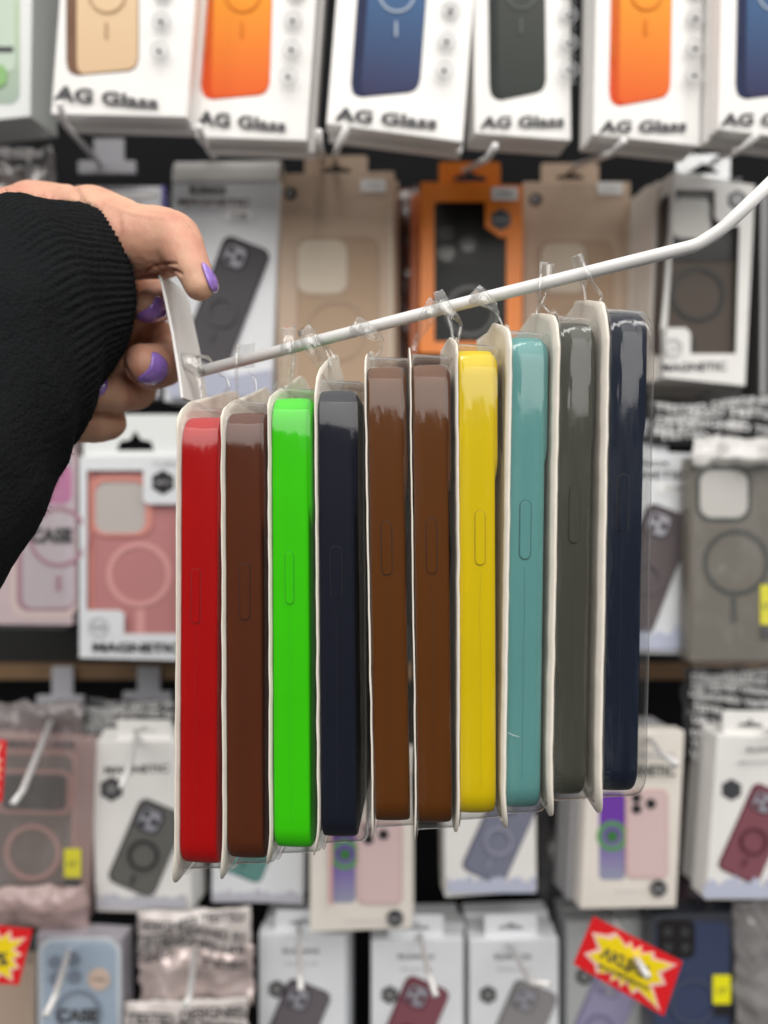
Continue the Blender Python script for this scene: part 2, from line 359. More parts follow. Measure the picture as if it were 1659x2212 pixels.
def tan_box(label, u0, u1, v0, v1, D, roll, yaw, tab, logo, stick, caseo, camo, ringc, rr):
    f = carton('phone_case_box', label, 'box', u0, v0, u1, v1, D, tan, .02, roll, yaw, 0, 'boxes in the second row')
    hang_tab(f, *tab, tan)
    lg = f.shape('round_logo', circ(*logo, 14), black); f.shape('logo_print', circ(logo[0]-1, logo[1]-1, 7, 16), pale_ink, parent=lg); f.shape('logo_print', circ(logo[0]+3, logo[1]-3, 3, 10), black, parent=lg)
    s = f.shape('price_sticker', rrect(*stick, 54, 26, 2, 1), labelw); f.line('17 PRO', stick[0]-18, stick[0]+18, stick[1]+5, 9, pale_ink, 0, parent=s)
    f.line('LIQUID SILICONE', stick[0]-55, stick[0]+28, stick[1]+28, 5, tan2, 0, bold=0)
    c = f.shape('case_print', rrect(*caseo), tan2); f.shape('case_print', rrect(caseo[0]+1, caseo[1], caseo[2]-6, caseo[3]-6, caseo[4]-3), cmat('tan_print_mid', (.455, .325, .225)), parent=c)
    f.shape('camera_print', rrect(camo[0]+2, camo[1]+2, camo[2]+9, camo[3]+9, camo[4]+4), tan2, parent=c); f.shape('camera_print', rrect(*camo), tanl, parent=c)
    f.shape('ring_print', circ(*ringc, rr, 40), tan2, holes=[circ(*ringc, rr-6, 40)], parent=c)
    f.shape('side_strip', [(u1-12, v0+90), (u1-4, v0+90), (u1-4, v1-8), (u1-12, v1-8)], tanl)
    return f
f = tan_box('tan box with a printed case and pale camera square, left of the orange box', 598, 852, 372, 862, .60, 0, -3, (655, 793, 328, 388), (628, 418), (806, 402), (731, 700, 178, 376, 26), (697, 578, 106, 116, 26), (728, 716), 66)
behind(f, 1, 'the tan box left of the orange box', 'phone_case_box', tan, .02)
# orange window box
hole = [(938, 436), (1048, 436), (1048, 490), (1082, 514), (1094, 510), (1094, 738), (938, 738)]
f = carton('phone_case_box', 'bright orange box with a black case in its window', 'box', 906, 396, 1128, 764, .60, orange, .02, .6, 3, 0, 'boxes in the second row', holes=[hole])
hang_tab(f, 950, 1084, 342, 402, orange, (1018, 372, 76, 26))
c = f.shape('black_case', rrect(1018, 590, 160, 320, 24), mat('black_case_back', (.014, .016, .017), .7, spec=.08), y=.005, th=.006)
f.shape('camera_plate', rrect(990, 520, 98, 98, 22), mat('black_gloss', (.008, .008, .009), .5, spec=.15), y=.0035, th=.0014, parent=c)
for p in ((965, 500), (965, 545), (1012, 524)):
    f.shape('camera_lens', circ(*p, 17, 20), mat('lens_grey', (.05, .052, .055), .15), y=.0025, th=.0009, parent=c)
f.shape('magnet_ring', circ(1018, 668, 55, 40), mat('ring_dark', (.035, .037, .04), .3), holes=[circ(1018, 668, 48, 40)], y=.0045, th=.0004, parent=c)
f.shape('hexagon_badge', hexa(1082, 474, 24), mat('badge_steel', (.07, .085, .10), .3, metal=.3)); f.line('MAG', 1068, 1096, 478, 8, pale_ink, 0)
s = f.shape('price_sticker', rrect(1090, 419, 56, 28, 2), labelw); f.line('17 PRO', 1072, 1108, 424, 9, ink, 0, parent=s)
f.shape('window_film', hole, winp, y=.0007, th=.0001)
behind(f, 2, 'the orange box', 'phone_case_box', mat('orange_box_side', (.62, .20, .08), .4), .02, dx=(-.008, -.004))
f = tan_box('tan box half hidden behind the white rod, right of the orange box', 1130, 1362, 392, 870, .63, 0, 0, (1172, 1298, 345, 402), (1157, 431), (1317, 408), (1245, 700, 160, 360, 22), (1215, 580, 96, 106, 24), (1245, 716), 58)
behind(f, 1, 'the tan box right of the orange box', 'phone_case_box', tan, .02)
# white window box
hole = [(1460, 410), (1545, 410), (1545, 470), (1562, 488), (1598, 488), (1590, 764), (1492, 764), (1492, 720), (1482, 708), (1428, 708)]
f = carton('phone_case_box', 'white box with a smoky case and dark ring in its window, upper right', 'box', 1424, 382, 1622, 824, .585, white, .02, 3.2, 12, 0, 'boxes in the second row', holes=[hole])
c = f.shape('smoky_case', rrect(1525, 590, 180, 360, 24, 3), mat('smoky_back', (.11, .09, .08), .6, spec=.15), y=.006, th=.006)
f.shape('camera_bezel', rrect(1500, 472, 108, 118, 24, 2), mat('dark_bezel', (.018, .016, .018), .3), y=.0048, th=.001, parent=c)
f.shape('camera_opening', rrect(1502, 468, 84, 84, 20, 2), mat('white_insert', (.84, .83, .82), .5), y=.0042, th=.0005, parent=c)
f.shape('camera_bezel', [(1548, 488), (1600, 488), (1596, 560), (1450, 556), (1450, 530), (1540, 530)], mat('dark_bezel', (.018, .016, .018), .3), y=.005, th=.0008, parent=c)
f.shape('magnet_ring', circ(1517, 632, 60, 44), mat('ring_dark', (.035, .037, .04), .3), holes=[circ(1517, 632, 51, 44)], y=.0052, th=.0006, parent=c)
f.shape('magnet_stem', rrect(1502, 745, 16, 34, 4), mat('ring_dark', (.035, .037, .04), .3), y=.0052, th=.0006, parent=c)
f.shape('window_film', hole, winp, y=.0007, th=.0001)
f.shape('hexagon_badge', hexa(1592, 432, 22), ink); f.shape('badge_print', hexa(1592, 432, 15), pale_ink)
f.line('MAGNETIC', 1428, 1568, 803, 18, ink, -3, 'product_lettering'); f.line('17', 1580, 1600, 396, 10, pale_ink)
f.shape('round_badge', circ(1452, 752, 20, 24), pale_ink, holes=[circ(1452, 752, 17, 24)]); f.line('CASE', 1440, 1464, 756, 7, pale_ink)
f.shape('hang_tab', rrect(1533, 352, 118, 58, 8), silver, holes=[[(1495, 365), (1515, 352), (1533, 342), (1553, 352), (1572, 365)]], y=.008, th=.001)
behind(f, 4, 'the white box with the smoky case', 'phone_case_box', offw, .013, dx=(-.006, -.003))
f = carton('phone_case_pack', 'grey pack end on at the right edge beside the white window box', 'pack', 1640, 400, 1720, 860, .60, mat('dark_grey_plastic', (.09, .09, .09), .3, coat=.3), .03, 1)
f.shape('pale_edge', [(1644, 410), (1650, 410), (1650, 850), (1644, 850)], pale_ink)

# silver pack edges and a grey pack behind the hand
def crinkle(name, label, cat, u0, v0, u1, v1, D, m, amp=.006, seed=0, group=None, nx=26, nz=26, roll=0, yaw=0, depth=.012):
    f = Face(name, u0, v0, u1, v1, D, roll, yaw); tag(f.root, label, cat, group)
    V, Fc = [], []
    for j in range(nz + 1):
        for i in range(nx + 1):
            x = -f.hw + 2*f.hw*i/nx; z = f.h*j/nz
            e_ = min(1, 4 * min(i/nx, 1-i/nx, j/nz, 1-j/nz) + .05)
            y = -depth * e_ * .5 + amp * (.8*noise.noise(Vector((x*40, z*28, seed))) + .45 * abs(noise.noise(Vector((x*110+z*40, z*50, seed + 9)))))
            V.append((x + .003*noise.noise(Vector((z*80, seed, 1))), y, z + .003*noise.noise(Vector((x*80, seed, 5)))))
    for j in range(nz):
        for i in range(nx): a = j*(nx+1)+i; Fc.append((a, a+1, a+nx+2, a+nx+1))
    o = link('film_front', V, Fc, m, f.root, True)
    md = o.modifiers.new('s', 'SOLIDIFY'); md.thickness = .0004
    b, bf = boxmesh(-f.hw*.93, f.hw*.93, .008, .018, f.h*.03, f.h*.95)
    return f
blur_silver = mat('crumpled_foil', (.42, .40, .40), .25, metal=.7, bump=.5, bscale=90)
crinkle('film_bag', 'crumpled silvery film bags at the left side above the hand', 'bag', -40, 318, 118, 470, .58, blur_silver, .012, 3)
f = carton('phone_case_box', 'silver grey box mostly hidden behind the hand', 'box', 150, 402, 345, 860, .62, mat('silver_grey_card', (.36, .36, .38), .3, metal=.4), .02, 1, -3, 0, 'boxes in the second row')
f.shape('pale_band', [(160, 412), (340, 416), (340, 432), (160, 428)], labelw)

bagfilm = clear_plastic('clear_bag_film', tint=(.97, .965, .965), haze=.05, rough=.12, wave=.5, boost=1.2, bscale=(50, 50, 50), rim=.5)
def film(f, seed=1, amp=.006):
    V, Fc = [], []; nx = nz = 34
    for j in range(nz+1):
        for i in range(nx+1):
            x = -f.hw*1.03 + 2.06*f.hw*i/nx; z = -.002 + (f.h+.006)*j/nz
            V.append((x, -.010 + amp*(.8*noise.noise(Vector((x*45, z*30, seed))) + .5*abs(noise.noise(Vector((x*110+z*50, z*60, seed+4))))), z))
    for j in range(nz):
        for i in range(nx): a = j*(nx+1)+i; Fc.append((a, a+1, a+nx+2, a+nx+1))
    return link('clear_film', V, Fc, bagfilm, f.root, True)

# third row
def case_lettering(f, u0, u1, vb, h): return f.line('CASE', u0, u1, vb, h, black, 0, 'product_lettering', .05)
pinkc = mat('pale_pink_pack', (.66, .52, .55), .3, coat=.4)
f = carton('phone_case_pack', 'clear pack with a pale pink case lettered on front, below the black sleeve', 'pack', -30, 905, 158, 1350, .61, pinkc, .02, 0, -4, 0, 'packs in the third row')
m1 = mat('mauve_case', (.42, .24, .30), .4)
c = f.shape('case_outline', rrect(95, 1150, 142, 370, 30), mat('blush_frame', (.74, .60, .58), .4))
f.shape('case_frame', rrect(100, 1145, 128, 350, 26), m1, parent=c); f.shape('case_back', rrect(106, 1145, 112, 335, 22), mat('lilac_back', (.56, .49, .54), .35), parent=c)
f.shape('camera_blob', rrect(118, 1045, 76, 88, 20), mat('pink_camera', (.55, .20, .38), .35), parent=c)
f.shape('magnet_ring', circ(128, 1160, 66, 40), m1, holes=[circ(128, 1160, 56, 40)], parent=c); f.shape('magnet_stem', rrect(128, 1260, 12, 34, 3), m1, parent=c)
case_lettering(f, 68, 158, 1172, 32); film(f, 5, .003)
f = carton('phone_case_box', 'white box with a coral pink case and ring in its window', 'box', 164, 985, 412, 1424, .60, cool, .022, 0, -7, 0, 'packs in the third row',
   holes=[[(187, 1016), (309, 1016), (309, 1080), (318, 1089), (385, 1089), (385, 1369), (268, 1369), (268, 1326), (258, 1318), (187, 1318)]])
cor = mat('coral_back', (.50, .22, .22), .5, spec=.2); corl = mat('coral_frame', (.68, .28, .24), .4); corr = mat('coral_ring', (.68, .34, .33), .4)
c = f.shape('coral_case', rrect(290, 1190, 216, 390, 26), cor, y=.005, th=.006)
f.shape('case_rim', rrect(290, 1190, 212, 386, 26), corl, holes=[rrect(293, 1192, 196, 368, 22)], y=.0042, th=.0007, parent=c)
f.shape('camera_rim', rrect(258, 1092, 134, 134, 32), corl, holes=[rrect(254, 1096, 110, 112, 26)], y=.0036, th=.0012, parent=c)
f.shape('camera_opening', rrect(254, 1096, 112, 113, 26), mat('grey_insert', (.50, .46, .44), .5), y=.0046, th=.0003, parent=c)
f.shape('magnet_ring', circ(295, 1242, 71, 48), corr, holes=[circ(295, 1242, 59, 48)], y=.0043, th=.0006, parent=c); f.shape('magnet_stem', rrect(298, 1345, 20, 54, 4), corr, y=.0043, th=.0006, parent=c)
f.shape('hexagon_badge', hexa(352, 1042, 27), black); f.line('MAG', 338, 366, 1046, 8, pale_ink)
f.shape('round_badge', circ(214, 1355, 21, 26), pale_ink, holes=[circ(214, 1355, 18, 26)]); f.line('CASE', 201, 227, 1359, 8, ink)
f.line('MAGNETIC', 202, 390, 1407, 20, black, 2, 'product_lettering', .04); f.line('17 PRO', 333, 390, 1005, 9, pale_ink)
hang_tab(f, 172, 400, 893, 990, mat('frosted_tab', (.80, .83, .82), .25, coat=.5), (285, 952, 82, 40))
behind(f, 2, 'the white box with the coral case', 'phone_case_box', cool, .02)
def grad_box(label, u0, v0, u1, v1, D, roll, yaw, m=cool, thick=.016, group='packs in the third row', tab=None, n=1):
    f = carton('phone_case_box', label, 'box', u0, v0, u1, v1, D, m, thick, roll, yaw, 0, group)
    if tab: hang_tab(f, *tab, m)
    if n: behind(f, n, label, 'phone_case_box', m, thick)
    return f
def wave(f, u0, u1, v0, v1, col=(.48, .51, .64)):
    random.seed(int(u0)); pts = [(u0, v1)]
    N = 26
    for i in range(N + 1): pts.append((u0 + (u1-u0)*i/N, v0 + (v1-v0)*random.uniform(0, .55)))
    pts.append((u1, v1)); return f.shape('wave_print', pts, cmat('print_wave_%g' % col[2], col))
f = grad_box('white box with a brown phone picture, right of the navy hanging case', 1268, 975, 1508, 1412, .60, 2, 4, tab=(1325, 1450, 905, 985))
f.line('RUXNOX', 1335, 1447, 1007, 13, ink, 2, 'brand_lettering', .03); f.line('MAGNETIC', 1308, 1482, 1033, 17, ink, 2, 'product_lettering', .02)
s = f.shape('price_sticker', rrect(1452, 1056, 62, 22, 3, 2), labelw); f.line('17 AIR', 1437, 1472, 1060, 9, ink, parent=s)
phone_pic(f, 1402, 1228, 108, 270, 21, cmat('print_brown_grey', (.12, .10, .105)), cmat('print_brown_edge', (.06, .045, .055)), cmat('print_cam_grey', (.38, .38, .42)), True, cmat('print_brown_ring', (.14, .12, .125)))
wave(f, 1290, 1478, 1345, 1400)
# taupe case in a clear bag
tau = mat('taupe_back', (.17, .155, .13), .35, coat=.3); dkr = mat('taupe_dark_ring', (.05, .055, .05), .35)
f = carton('phone_case_pack', 'taupe translucent case in a clear bag with a dark camera frame, right edge', 'pack', 1482, 990, 1720, 1428, .585, tau, .014, .6, 5, 0, 'packs in the third row')
f.shape('camera_frame', rrect(1563, 1067, 122, 122, 34), dkr); f.shape('camera_opening', rrect(1563, 1067, 102, 102, 26), mat('pale_insert', (.62, .61, .58), .5))
f.shape('magnet_ring', circ(1590, 1215, 72, 50), dkr, holes=[circ(1590, 1215, 62, 50)]); f.shape('magnet_stem', rrect(1584, 1318, 12, 52, 3), dkr)
y_ = f.shape('yellow_sticker', rrect(1665, 1306, 50, 86, 3), yel); f.shape('sticker_foot', rrect(1665, 1366, 48, 26, 2), ink, parent=y_); f.line('17', 1645, 1659, 1315, 12, ink, parent=y_)
film(f, 9, .003)
# film bags whose headers are covered in black and white lettering
bagdark = mat('black_glossy_film', (.03, .03, .032), .2, coat=.6, bump=.3, bscale=80); bagtxt = mat('white_lettering_ink', (.62, .62, .62), .35)
baglight = mat('pale_glossy_film', (.66, .60, .58), .2, coat=.6, bump=.3, bscale=80)
def lettered_bag(label, u0, v0, u1, v1, D, rows, roll=0, dark=True, base=None, seed=1, group='bags with black and white lettering', amp=.006, words=('TESTED DESIGNED', 'DESIGNED TESTED', 'ED DESIGNED TES')):
    f = crinkle('film_bag', label, 'bag', u0, v0, u1, v1, D, base or (bagdark if dark else baglight), amp, seed, group, roll=roll)
    random.seed(seed); pitch = (v1-v0)/rows; t = math.tan(R(roll))
    for r in range(rows):
        vb = v0 + pitch*(r+.86); off = random.uniform(-6, 6); cu = (u0+u1)/2
        bend = random.uniform(-6, 6)
        o = f.line(words[r % len(words)], u0+8+off, u1-6+off, vb - (u1-u0)/2*t*0, pitch*.72, bagtxt if dark else ink, bend, 'printed_lettering', .03)
        for v in o.data.vertices:
            x, z = v.co.x, v.co.z
            v.co.y = -.0085 + amp * (noise.noise(Vector((x*40, z*28, seed)))) - .001
            v.co.z += .003 * math.sin(x*60 + r)
    return f
lettered_bag('black film bag header with large white lettering at the right, above the taupe case', 1402, 868, 1680, 960, .60, 4, 1, True, seed=4)
crinkle('film_bag', 'shiny clear film folds above the taupe case at the right edge', 'bag', 1495, 945, 1700, 1005, .575, mat('clear_bag_shine', (.60, .59, .57), .2, coat=.6, bump=.5, bscale=90), .01, 12)

lettered_bag('black film bag covered in white lettering in the lower right, above the burgundy phone box', 1478, 1440, 1690, 1640, .61, 10, -1, True, seed=8, words=('DESIGNED TESTED IN', 'TESTED DESIGNED BY', 'LAB TESTED DESIGNED'))
lettered_bag('black and white lettered bag behind the lower left white box', 182, 1512, 385, 1625, .64, 6, 3, True, seed=11, words=('DESIGNED TESTED IN', 'TESTED DESIGNED BY'))

# rails
m_rail = mat('wood_rail', (.17, .10, .05), .5, var=.1)
for (n_, a, b, D, mm) in (('rail', 1437, 1468, .70, m_rail), ('rail', 1360, 1430, .715, mat('black_rail', (.012, .012, .012), .4)), ('rail', 835, 868, .71, mat('black_rail', (.012, .012, .012), .4))):
    p0 = P(0, a, D); p1 = P(0, b, D); plane_struct(n_, -.75, .75, D, D + .012, p1.z, p0.z, mm)

# hooks of the wall: prong from wall towards the camera, tip turned up
def peg(label, pts, r=.0022, plate=None, name='peg_hook'):
    P3 = [P(u, v, D) for u, v, D in pts]
    root = empty(name, P3[0]); tag(root, label, 'hook', 'white display hooks on the wall')
    o = tube('prong', [p - P3[0] for p in P3], r, hookw, root)
    if plate:
        u0, v0, u1, v1, D = plate; a = P(u0, v1, D) - P3[0]; b = P(u1, v0, D) - P3[0]
        V, Fc = boxmesh(a.x, b.x, a.y - .001, a.y + .002, a.z, b.z); bevel(fixn(link('mount_plate', V, Fc, greym, root)), .0006)
        V, Fc = boxmesh(a.x - .012, b.x + .012, a.y - .006, a.y - .0015, a.z - .004, a.z + .008); bevel(fixn(link('mount_foot', V, Fc, greym, root)), .001)
    return root
peg('white hook ending over the champagne phone box, with grey mount', [(232, 372, .72), (140, 268, .465), (128, 222, .45)], plate=(203, 300, 268, 372, .66))
peg('white hook below the first orange phone box', [(470, 352, .70), (440, 305, .475), (430, 272, .46)])
peg('white hook over the left corner of the navy phone box', [(700, 345, .68), (690, 318, .46), (688, 282, .45)])
peg('white hook through the tan box tab, left of the orange box', [(722, 345, .66), (728, 322, .46), (748, 276, .45)])
peg('white hook through the orange box tab', [(985, 378, .66), (1052, 344, .475), (1070, 314, .46)])
peg('white hook through the tab of the second tan box', [(1232, 362, .66), (1325, 330, .47), (1348, 304, .455)])
peg('white hook through the silver tab at the upper right', [(1540, 345, .66), (1600, 325, .46), (1636, 292, .45)])
peg('long white hook with turned tip over the dusty pink case pack', [(132, 1505, .70), (48, 1710, .46), (28, 1736, .45)], plate=(112, 1440, 158, 1518, .69))
peg('white hook in front of the white box with a dark ring phone', [(305, 1545, .70), (278, 1660, .50), (262, 1700, .48)], plate=(297, 1440, 345, 1510, .69))
peg('white hook in front of the cream box beside the navy case', [(1380, 1560, .70), (1430, 1630, .50), (1462, 1650, .48)])
peg('white hook over the light blue lettered pack', [(168, 1990, .66), (120, 2150, .48), (98, 2195, .47)])
peg('white hook in front of the pale pink film bag', [(430, 1985, .66), (410, 2150, .48), (402, 2170, .47)])
peg('white hook in front of the purple grey phone box', [(643, 1970, .66), (648, 2110, .48), (650, 2138, .47)])
peg('white hook over the box with the burgundy phone in the bottom row', [(900, 1990, .66), (928, 2110, .48), (942, 2152, .47)])
peg('white hook with a bent tip over the grey phone box in the bottom row', [(1085, 2010, .66), (1146, 2122, .48), (1186, 2126, .47)])
peg('white hook piercing the red and yellow sign', [(1308, 1960, .64), (1380, 2080, .46), (1400, 2110, .45)])
peg('white hook at the far right through the burgundy box tab', [(1650, 1545, .66), (1690, 1620, .50), (1720, 1650, .48)])

# fourth row
dp = mat('dusty_pink_film', (.36, .25, .24), .25, coat=.6, bump=.3, bscale=60); dpk = mat('dusty_pink_frame', (.42, .26, .24), .4); smk = mat('smoky_insert', (.12, .11, .11), .3)
f = carton('phone_case_pack', 'film bag with a dusty pink case and yellow sticker, lower left', 'pack', -45, 1592, 190, 1985, .60, dp, .014, 2, -3, 0, 'packs in the fourth row')
c = f.shape('case_outline', rrect(70, 1785, 196, 330, 26, 1), mat('dusty_back', (.20, .165, .155), .35))
f.shape('case_rim', rrect(70, 1785, 196, 330, 26, 1), dpk, holes=[rrect(70, 1785, 170, 310, 20, 1)], parent=c)
f.shape('camera_frame', rrect(75, 1710, 162, 96, 20, 1), dpk, parent=c); f.shape('camera_opening', rrect(75, 1710, 140, 78, 14, 1), smk, parent=c)
f.shape('magnet_ring', circ(72, 1840, 62, 44), dpk, holes=[circ(72, 1840, 50, 44)], parent=c); f.shape('magnet_stem', rrect(72, 1930, 26, 32, 3), dpk, parent=c)
y_ = f.shape('yellow_sticker', rrect(159, 1862, 36, 62, 3), yel); f.line('17', 150, 168, 1870, 12, ink, parent=y_); f.shape('sticker_foot', rrect(159, 1908, 32, 24, 2), ink)
f.line('MAG CASE', 20, 165, 1612, 16, ink, 2); film(f, 3)
crinkle('film_bag', 'crumpled dark film bags above the dusty pink case pack', 'bag', -40, 1518, 180, 1600, .62, mat('dark_crumple', (.16, .14, .14), .25, coat=.5, bump=.5, bscale=90), .012, 21)
crinkle('film_bag', 'crumpled pinkish film at the bottom of the dusty pink case pack', 'bag', -30, 1915, 190, 2010, .585, mat('pink_crumple', (.40, .29, .28), .25, coat=.6, bump=.5, bscale=90), .012, 22)

def ring_phone(f, *a, col, edge, camc=(.3, .3, .34), **k): return phone_pic(f, *a, col, edge, cmat('print_cam_%g' % camc[0], camc), **k)
f = grad_box('white box with a dark grey ring phone picture, below the red hanging case', 202, 1600, 418, 1972, .60, -2, -6, white, tab=(245, 365, 1560, 1606), group='packs in the fourth row')
f.line('MAGNETIC', 226, 365, 1672, 17, ink, -4, 'product_lettering', .03); f.shape('hexagon_badge', hexa(241, 1690+14, 27), ink); f.shape('badge_print', hexa(241, 1704, 12), cmat('badge_grey', (.20, .20, .20)))
ring_phone(f, 318, 1830, 108, 195, 23, col=cmat('print_smoke', (.13, .13, .12)), edge=cmat('print_smoke_edge', (.03, .03, .035)))
wave(f, 215, 405, 1925, 1955, (.5, .5, .56))
f = grad_box('white box with a teal phone picture below the green hanging case', 455, 1590, 655, 1950, .61, 1, -3, cool, group='packs in the fourth row')
ring_phone(f, 552, 1800, 100, 200, 22, col=cmat('print_teal', (.12, .26, .24)), edge=cmat('print_teal_edge', (.05, .16, .15)))
wave(f, 460, 650, 1915, 1945, (.5, .5, .56)); f.line('MAGNETIC', 480, 620, 1660, 17, ink)
def magnifier_box(label, u0, v0, u1, v1, D, roll, yaw, x0, group='packs in the fourth row'):
    f = carton('phone_case_box', label, 'box', u0, v0, u1, v1, D, offw, .014, roll, yaw, 0, group)
    return f
def mag_art(f, ux, uy, rc, pk, badge):
    c = f.shape('phone_picture', rrect(*ux), cmat('print_phone_face', (.05, .05, .12), ((.30, .32, .42), (.16, .05, .38))))
    f.shape('ring_print', circ(*rc, 33, 36), cmat('print_green_ring', (.10, .30, .10)), holes=[circ(*rc, 22, 30)], parent=c)
    f.shape('ring_print', circ(rc[0], rc[1], 13, 20), cmat('print_green_core', (.05, .18, .06)), parent=c)
    b = f.shape('phone_picture', rrect(*pk), cmat('print_blush_edge', (.62, .42, .40)), ); f.shape('back_print', rrect(pk[0], pk[1], pk[2]-10, pk[3]-8, 12), cmat('print_blush', uy), parent=b)
    for dx, dy in ((-.25, -.42), (-.25, -.30), (.08, -.36)):
        f.shape('lens_print', circ(pk[0]+dx*pk[2], pk[1]+dy*pk[3]+3, 11, 16), black, parent=b)
    f.shape('round_badge', circ(*badge, 18, 22), ink); f.line('MAG', badge[0]-12, badge[0]+12, badge[1]+4, 7, pale_ink); f.line('CLEAR MAGNETIC CASE', f.u0+75, badge[0]-30, badge[1]+8, 5, pale_ink, bold=0)
f = magnifier_box('cream box with a blush pink phone picture, below the dark navy case', 670, 1640, 890, 2010, .585, 0, 4, 0); tag(f.root, None, 'box', 'packs in the fourth row')
mag_art(f, (739, 1862, 58, 176, 12), (.66, .50, .50), (745, 1845), (820, 1862, 98, 180, 16), (853, 1980))
f.shape('pink_stripe', rrect(714, 1862, 8, 176, 2), cmat('print_pink', (.68, .40, .38)))
behind(f, 1, 'the cream box with the blush phone', 'phone_case_box', offw, .014)
f = grad_box('white box with a lavender grey phone picture below the yellow and teal cases', 960, 1560, 1163, 1932, .60, -.6, 7, white, .02, group='packs in the fourth row')
ring_phone(f, 1082, 1800, 100, 210, 24, col=cmat('print_lavender_grey', (.19, .20, .27)), edge=cmat('print_lavender_edge', (.07, .07, .11)), ringm=cmat('print_lav_ring', (.30, .31, .40)))
wave(f, 966, 1155, 1888, 1925); f.line('MAGNETIC', 990, 1130, 1640, 17, ink)
f = magnifier_box('cream box with purple picture and pale phone, right of the navy case bottom', 1248, 1578, 1468, 1962, .585, 3, 8, 0); tag(f.root, None, 'box', 'packs in the fourth row')
mag_art(f, (1322, 1806, 56, 190, 12), (.62, .57, .53), (1322, 1806), (1396, 1800, 92, 192, 16), (1420, 1916))
f.line('NOISELESS', 1345, 1453, 1632, 12, pale_ink, 4); f.line('MAGNETIC', 1318, 1455, 1670, 24, cmat('ink_dark_green', (.08, .09, .085)), 4, 'product_lettering', .04)
behind(f, 2, 'the cream box with the purple picture', 'phone_case_box', mat('grey_box_side', (.35, .35, .36), .4), .014, dx=(-.008, -.004))
f = grad_box('white box with a burgundy phone picture cut by the right side', 1515, 1592, 1745, 1944, .58, 4.5, 9, white, .02, group='packs in the fourth row', tab=(1572, 1690, 1540, 1600))
f.shape('round_badge', hexa(1580, 1706, 24), ink)
ring_phone(f, 1632, 1800, 96, 205, 24, col=cmat('print_burgundy', (.22, .08, .10)), edge=cmat('print_burgundy_edge', (.11, .03, .045)))
wave(f, 1515, 1745, 1885, 1935); f.line('RUXNOX', 1608, 1700, 1622, 10, ink, -3); f.line('MAGNETIC', 1590, 1720, 1648, 8, pale_ink, -3)

# fifth row
f = carton('phone_case_box', 'tan pack edge at the bottom left corner', 'box', -60, 2085, 72, 2420, .60, mat('tan_dull', (.42, .32, .25), .45), .02, 1)
def star_sign(label, quad, D, text, mini, tc_, rollq=0, seed=2):
    u = [q[0] for q in quad]; v = [q[1] for q in quad]
    f = Face('price_sign', min(u), min(v), max(u), max(v), D); tag(f.root, label, 'sign', 'red and yellow star signs')
    f.shape('sign_card', quad, red_s, y=0, th=.0006)
    cu, cv = sum(u)/4, sum(v)/4; random.seed(seed); pts, p2 = [], []; N = 26
    for i in range(N):
        a = 2*math.pi*i/N; d = Vector((math.cos(a), math.sin(a)))
        # distance to the quad's outline along d
        best = 1e9
        for k in range(4):
            p, q = Vector(quad[k]), Vector(quad[(k+1) % 4]); ed = q - p; den = d.x*ed.y - d.y*ed.x
            if abs(den) > 1e-6:
                t = ((p.x-cu)*ed.y - (p.y-cv)*ed.x)/den; s = ((p.x-cu)*d.y - (p.y-cv)*d.x)/den
                if t > 0 and -.001 <= s <= 1.001: best = min(best, t)
        k = (.88 if i % 2 == 0 else .64) + random.uniform(-.05, .04)
        pts.append((cu + d.x*best*k, cv + d.y*best*k)); p2.append((cu + d.x*best*(k-.10), cv + d.y*best*(k-.10)))
    f.shape('star_border', pts, mat('star_border_pink', (.85, .55, .50), .4)); f.shape('star_print', p2, yel_s)
    for t_, qd in text: f.text('sign_lettering', t_, qd, ink, .03)
    return f
star_sign('tilted red card sign with a yellow star burst at the bottom right', [(1282, 1980), (1474, 2078), (1434, 2195), (1239, 2083)], .47,
          [('АКЦИЯ', [(1292, 2072), (1392, 2118), (1402, 2088), (1304, 2042)]), ('РАСПРОДАЖА', [(1290, 2090), (1400, 2142), (1405, 2130), (1296, 2078)])], 0, 0)
star_sign('red and yellow star sign at the left side above the light blue pack', [(-70, 1992), (70, 2008), (40, 2128), (-90, 2120)], .50, [('%', [(-5, 2085), (18, 2085), (18, 2055), (-5, 2055)])], 0, 0, seed=5)
star_sign('red sign edge at the left side beside the dusty pink case pack', [(-80, 1590), (14, 1600), (4, 1732), (-80, 1725)], .52, [], 0, 0, seed=6)
lb = mat('light_blue_case', (.42, .54, .68), .35, coat=.3)
f = carton('phone_case_pack', 'clear pack with a light blue lettered case and round sticker', 'pack', 78, 2022, 275, 2440, .575, mat('pack_grey_mauve', (.38, .36, .40), .25, coat=.5), .018, -1, -8, 0, 'packs in the bottom row')
c = f.shape('case_outline', rrect(172, 2225, 178, 400, 34), mat('pale_blue_edge', (.62, .68, .74), .35)); f.shape('case_back', rrect(172, 2225, 160, 382, 28), lb, parent=c)
for p in ((120, 2078), (160, 2072), (122, 2112), (162, 2108)): f.shape('camera_hole', circ(*p, 16, 20), mat('blue_grey', (.22, .27, .36), .3), parent=c)
f.shape('round_sticker', circ(216, 2112, 24, 26), mat('peach_sticker', (.80, .60, .48), .5)); f.line('17 PRO', 200, 232, 2117, 9, ink, bold=0)
f.shape('ring_print', circ(172, 2185, 50, 36), mat('blue_grey', (.22, .27, .36), .3), holes=[circ(172, 2185, 42, 36)], parent=c); case_lettering(f, 126, 216, 2204, 30); film(f, 7, .003)
lettered_bag('pale pink film bag with black lettering in the bottom row', 300, 1965, 545, 2070, .58, 4, -2, False, seed=31, words=('DESIGNED TESTED', 'TESTED DESIGNED BY', 'ED DESIGNED LAB'))
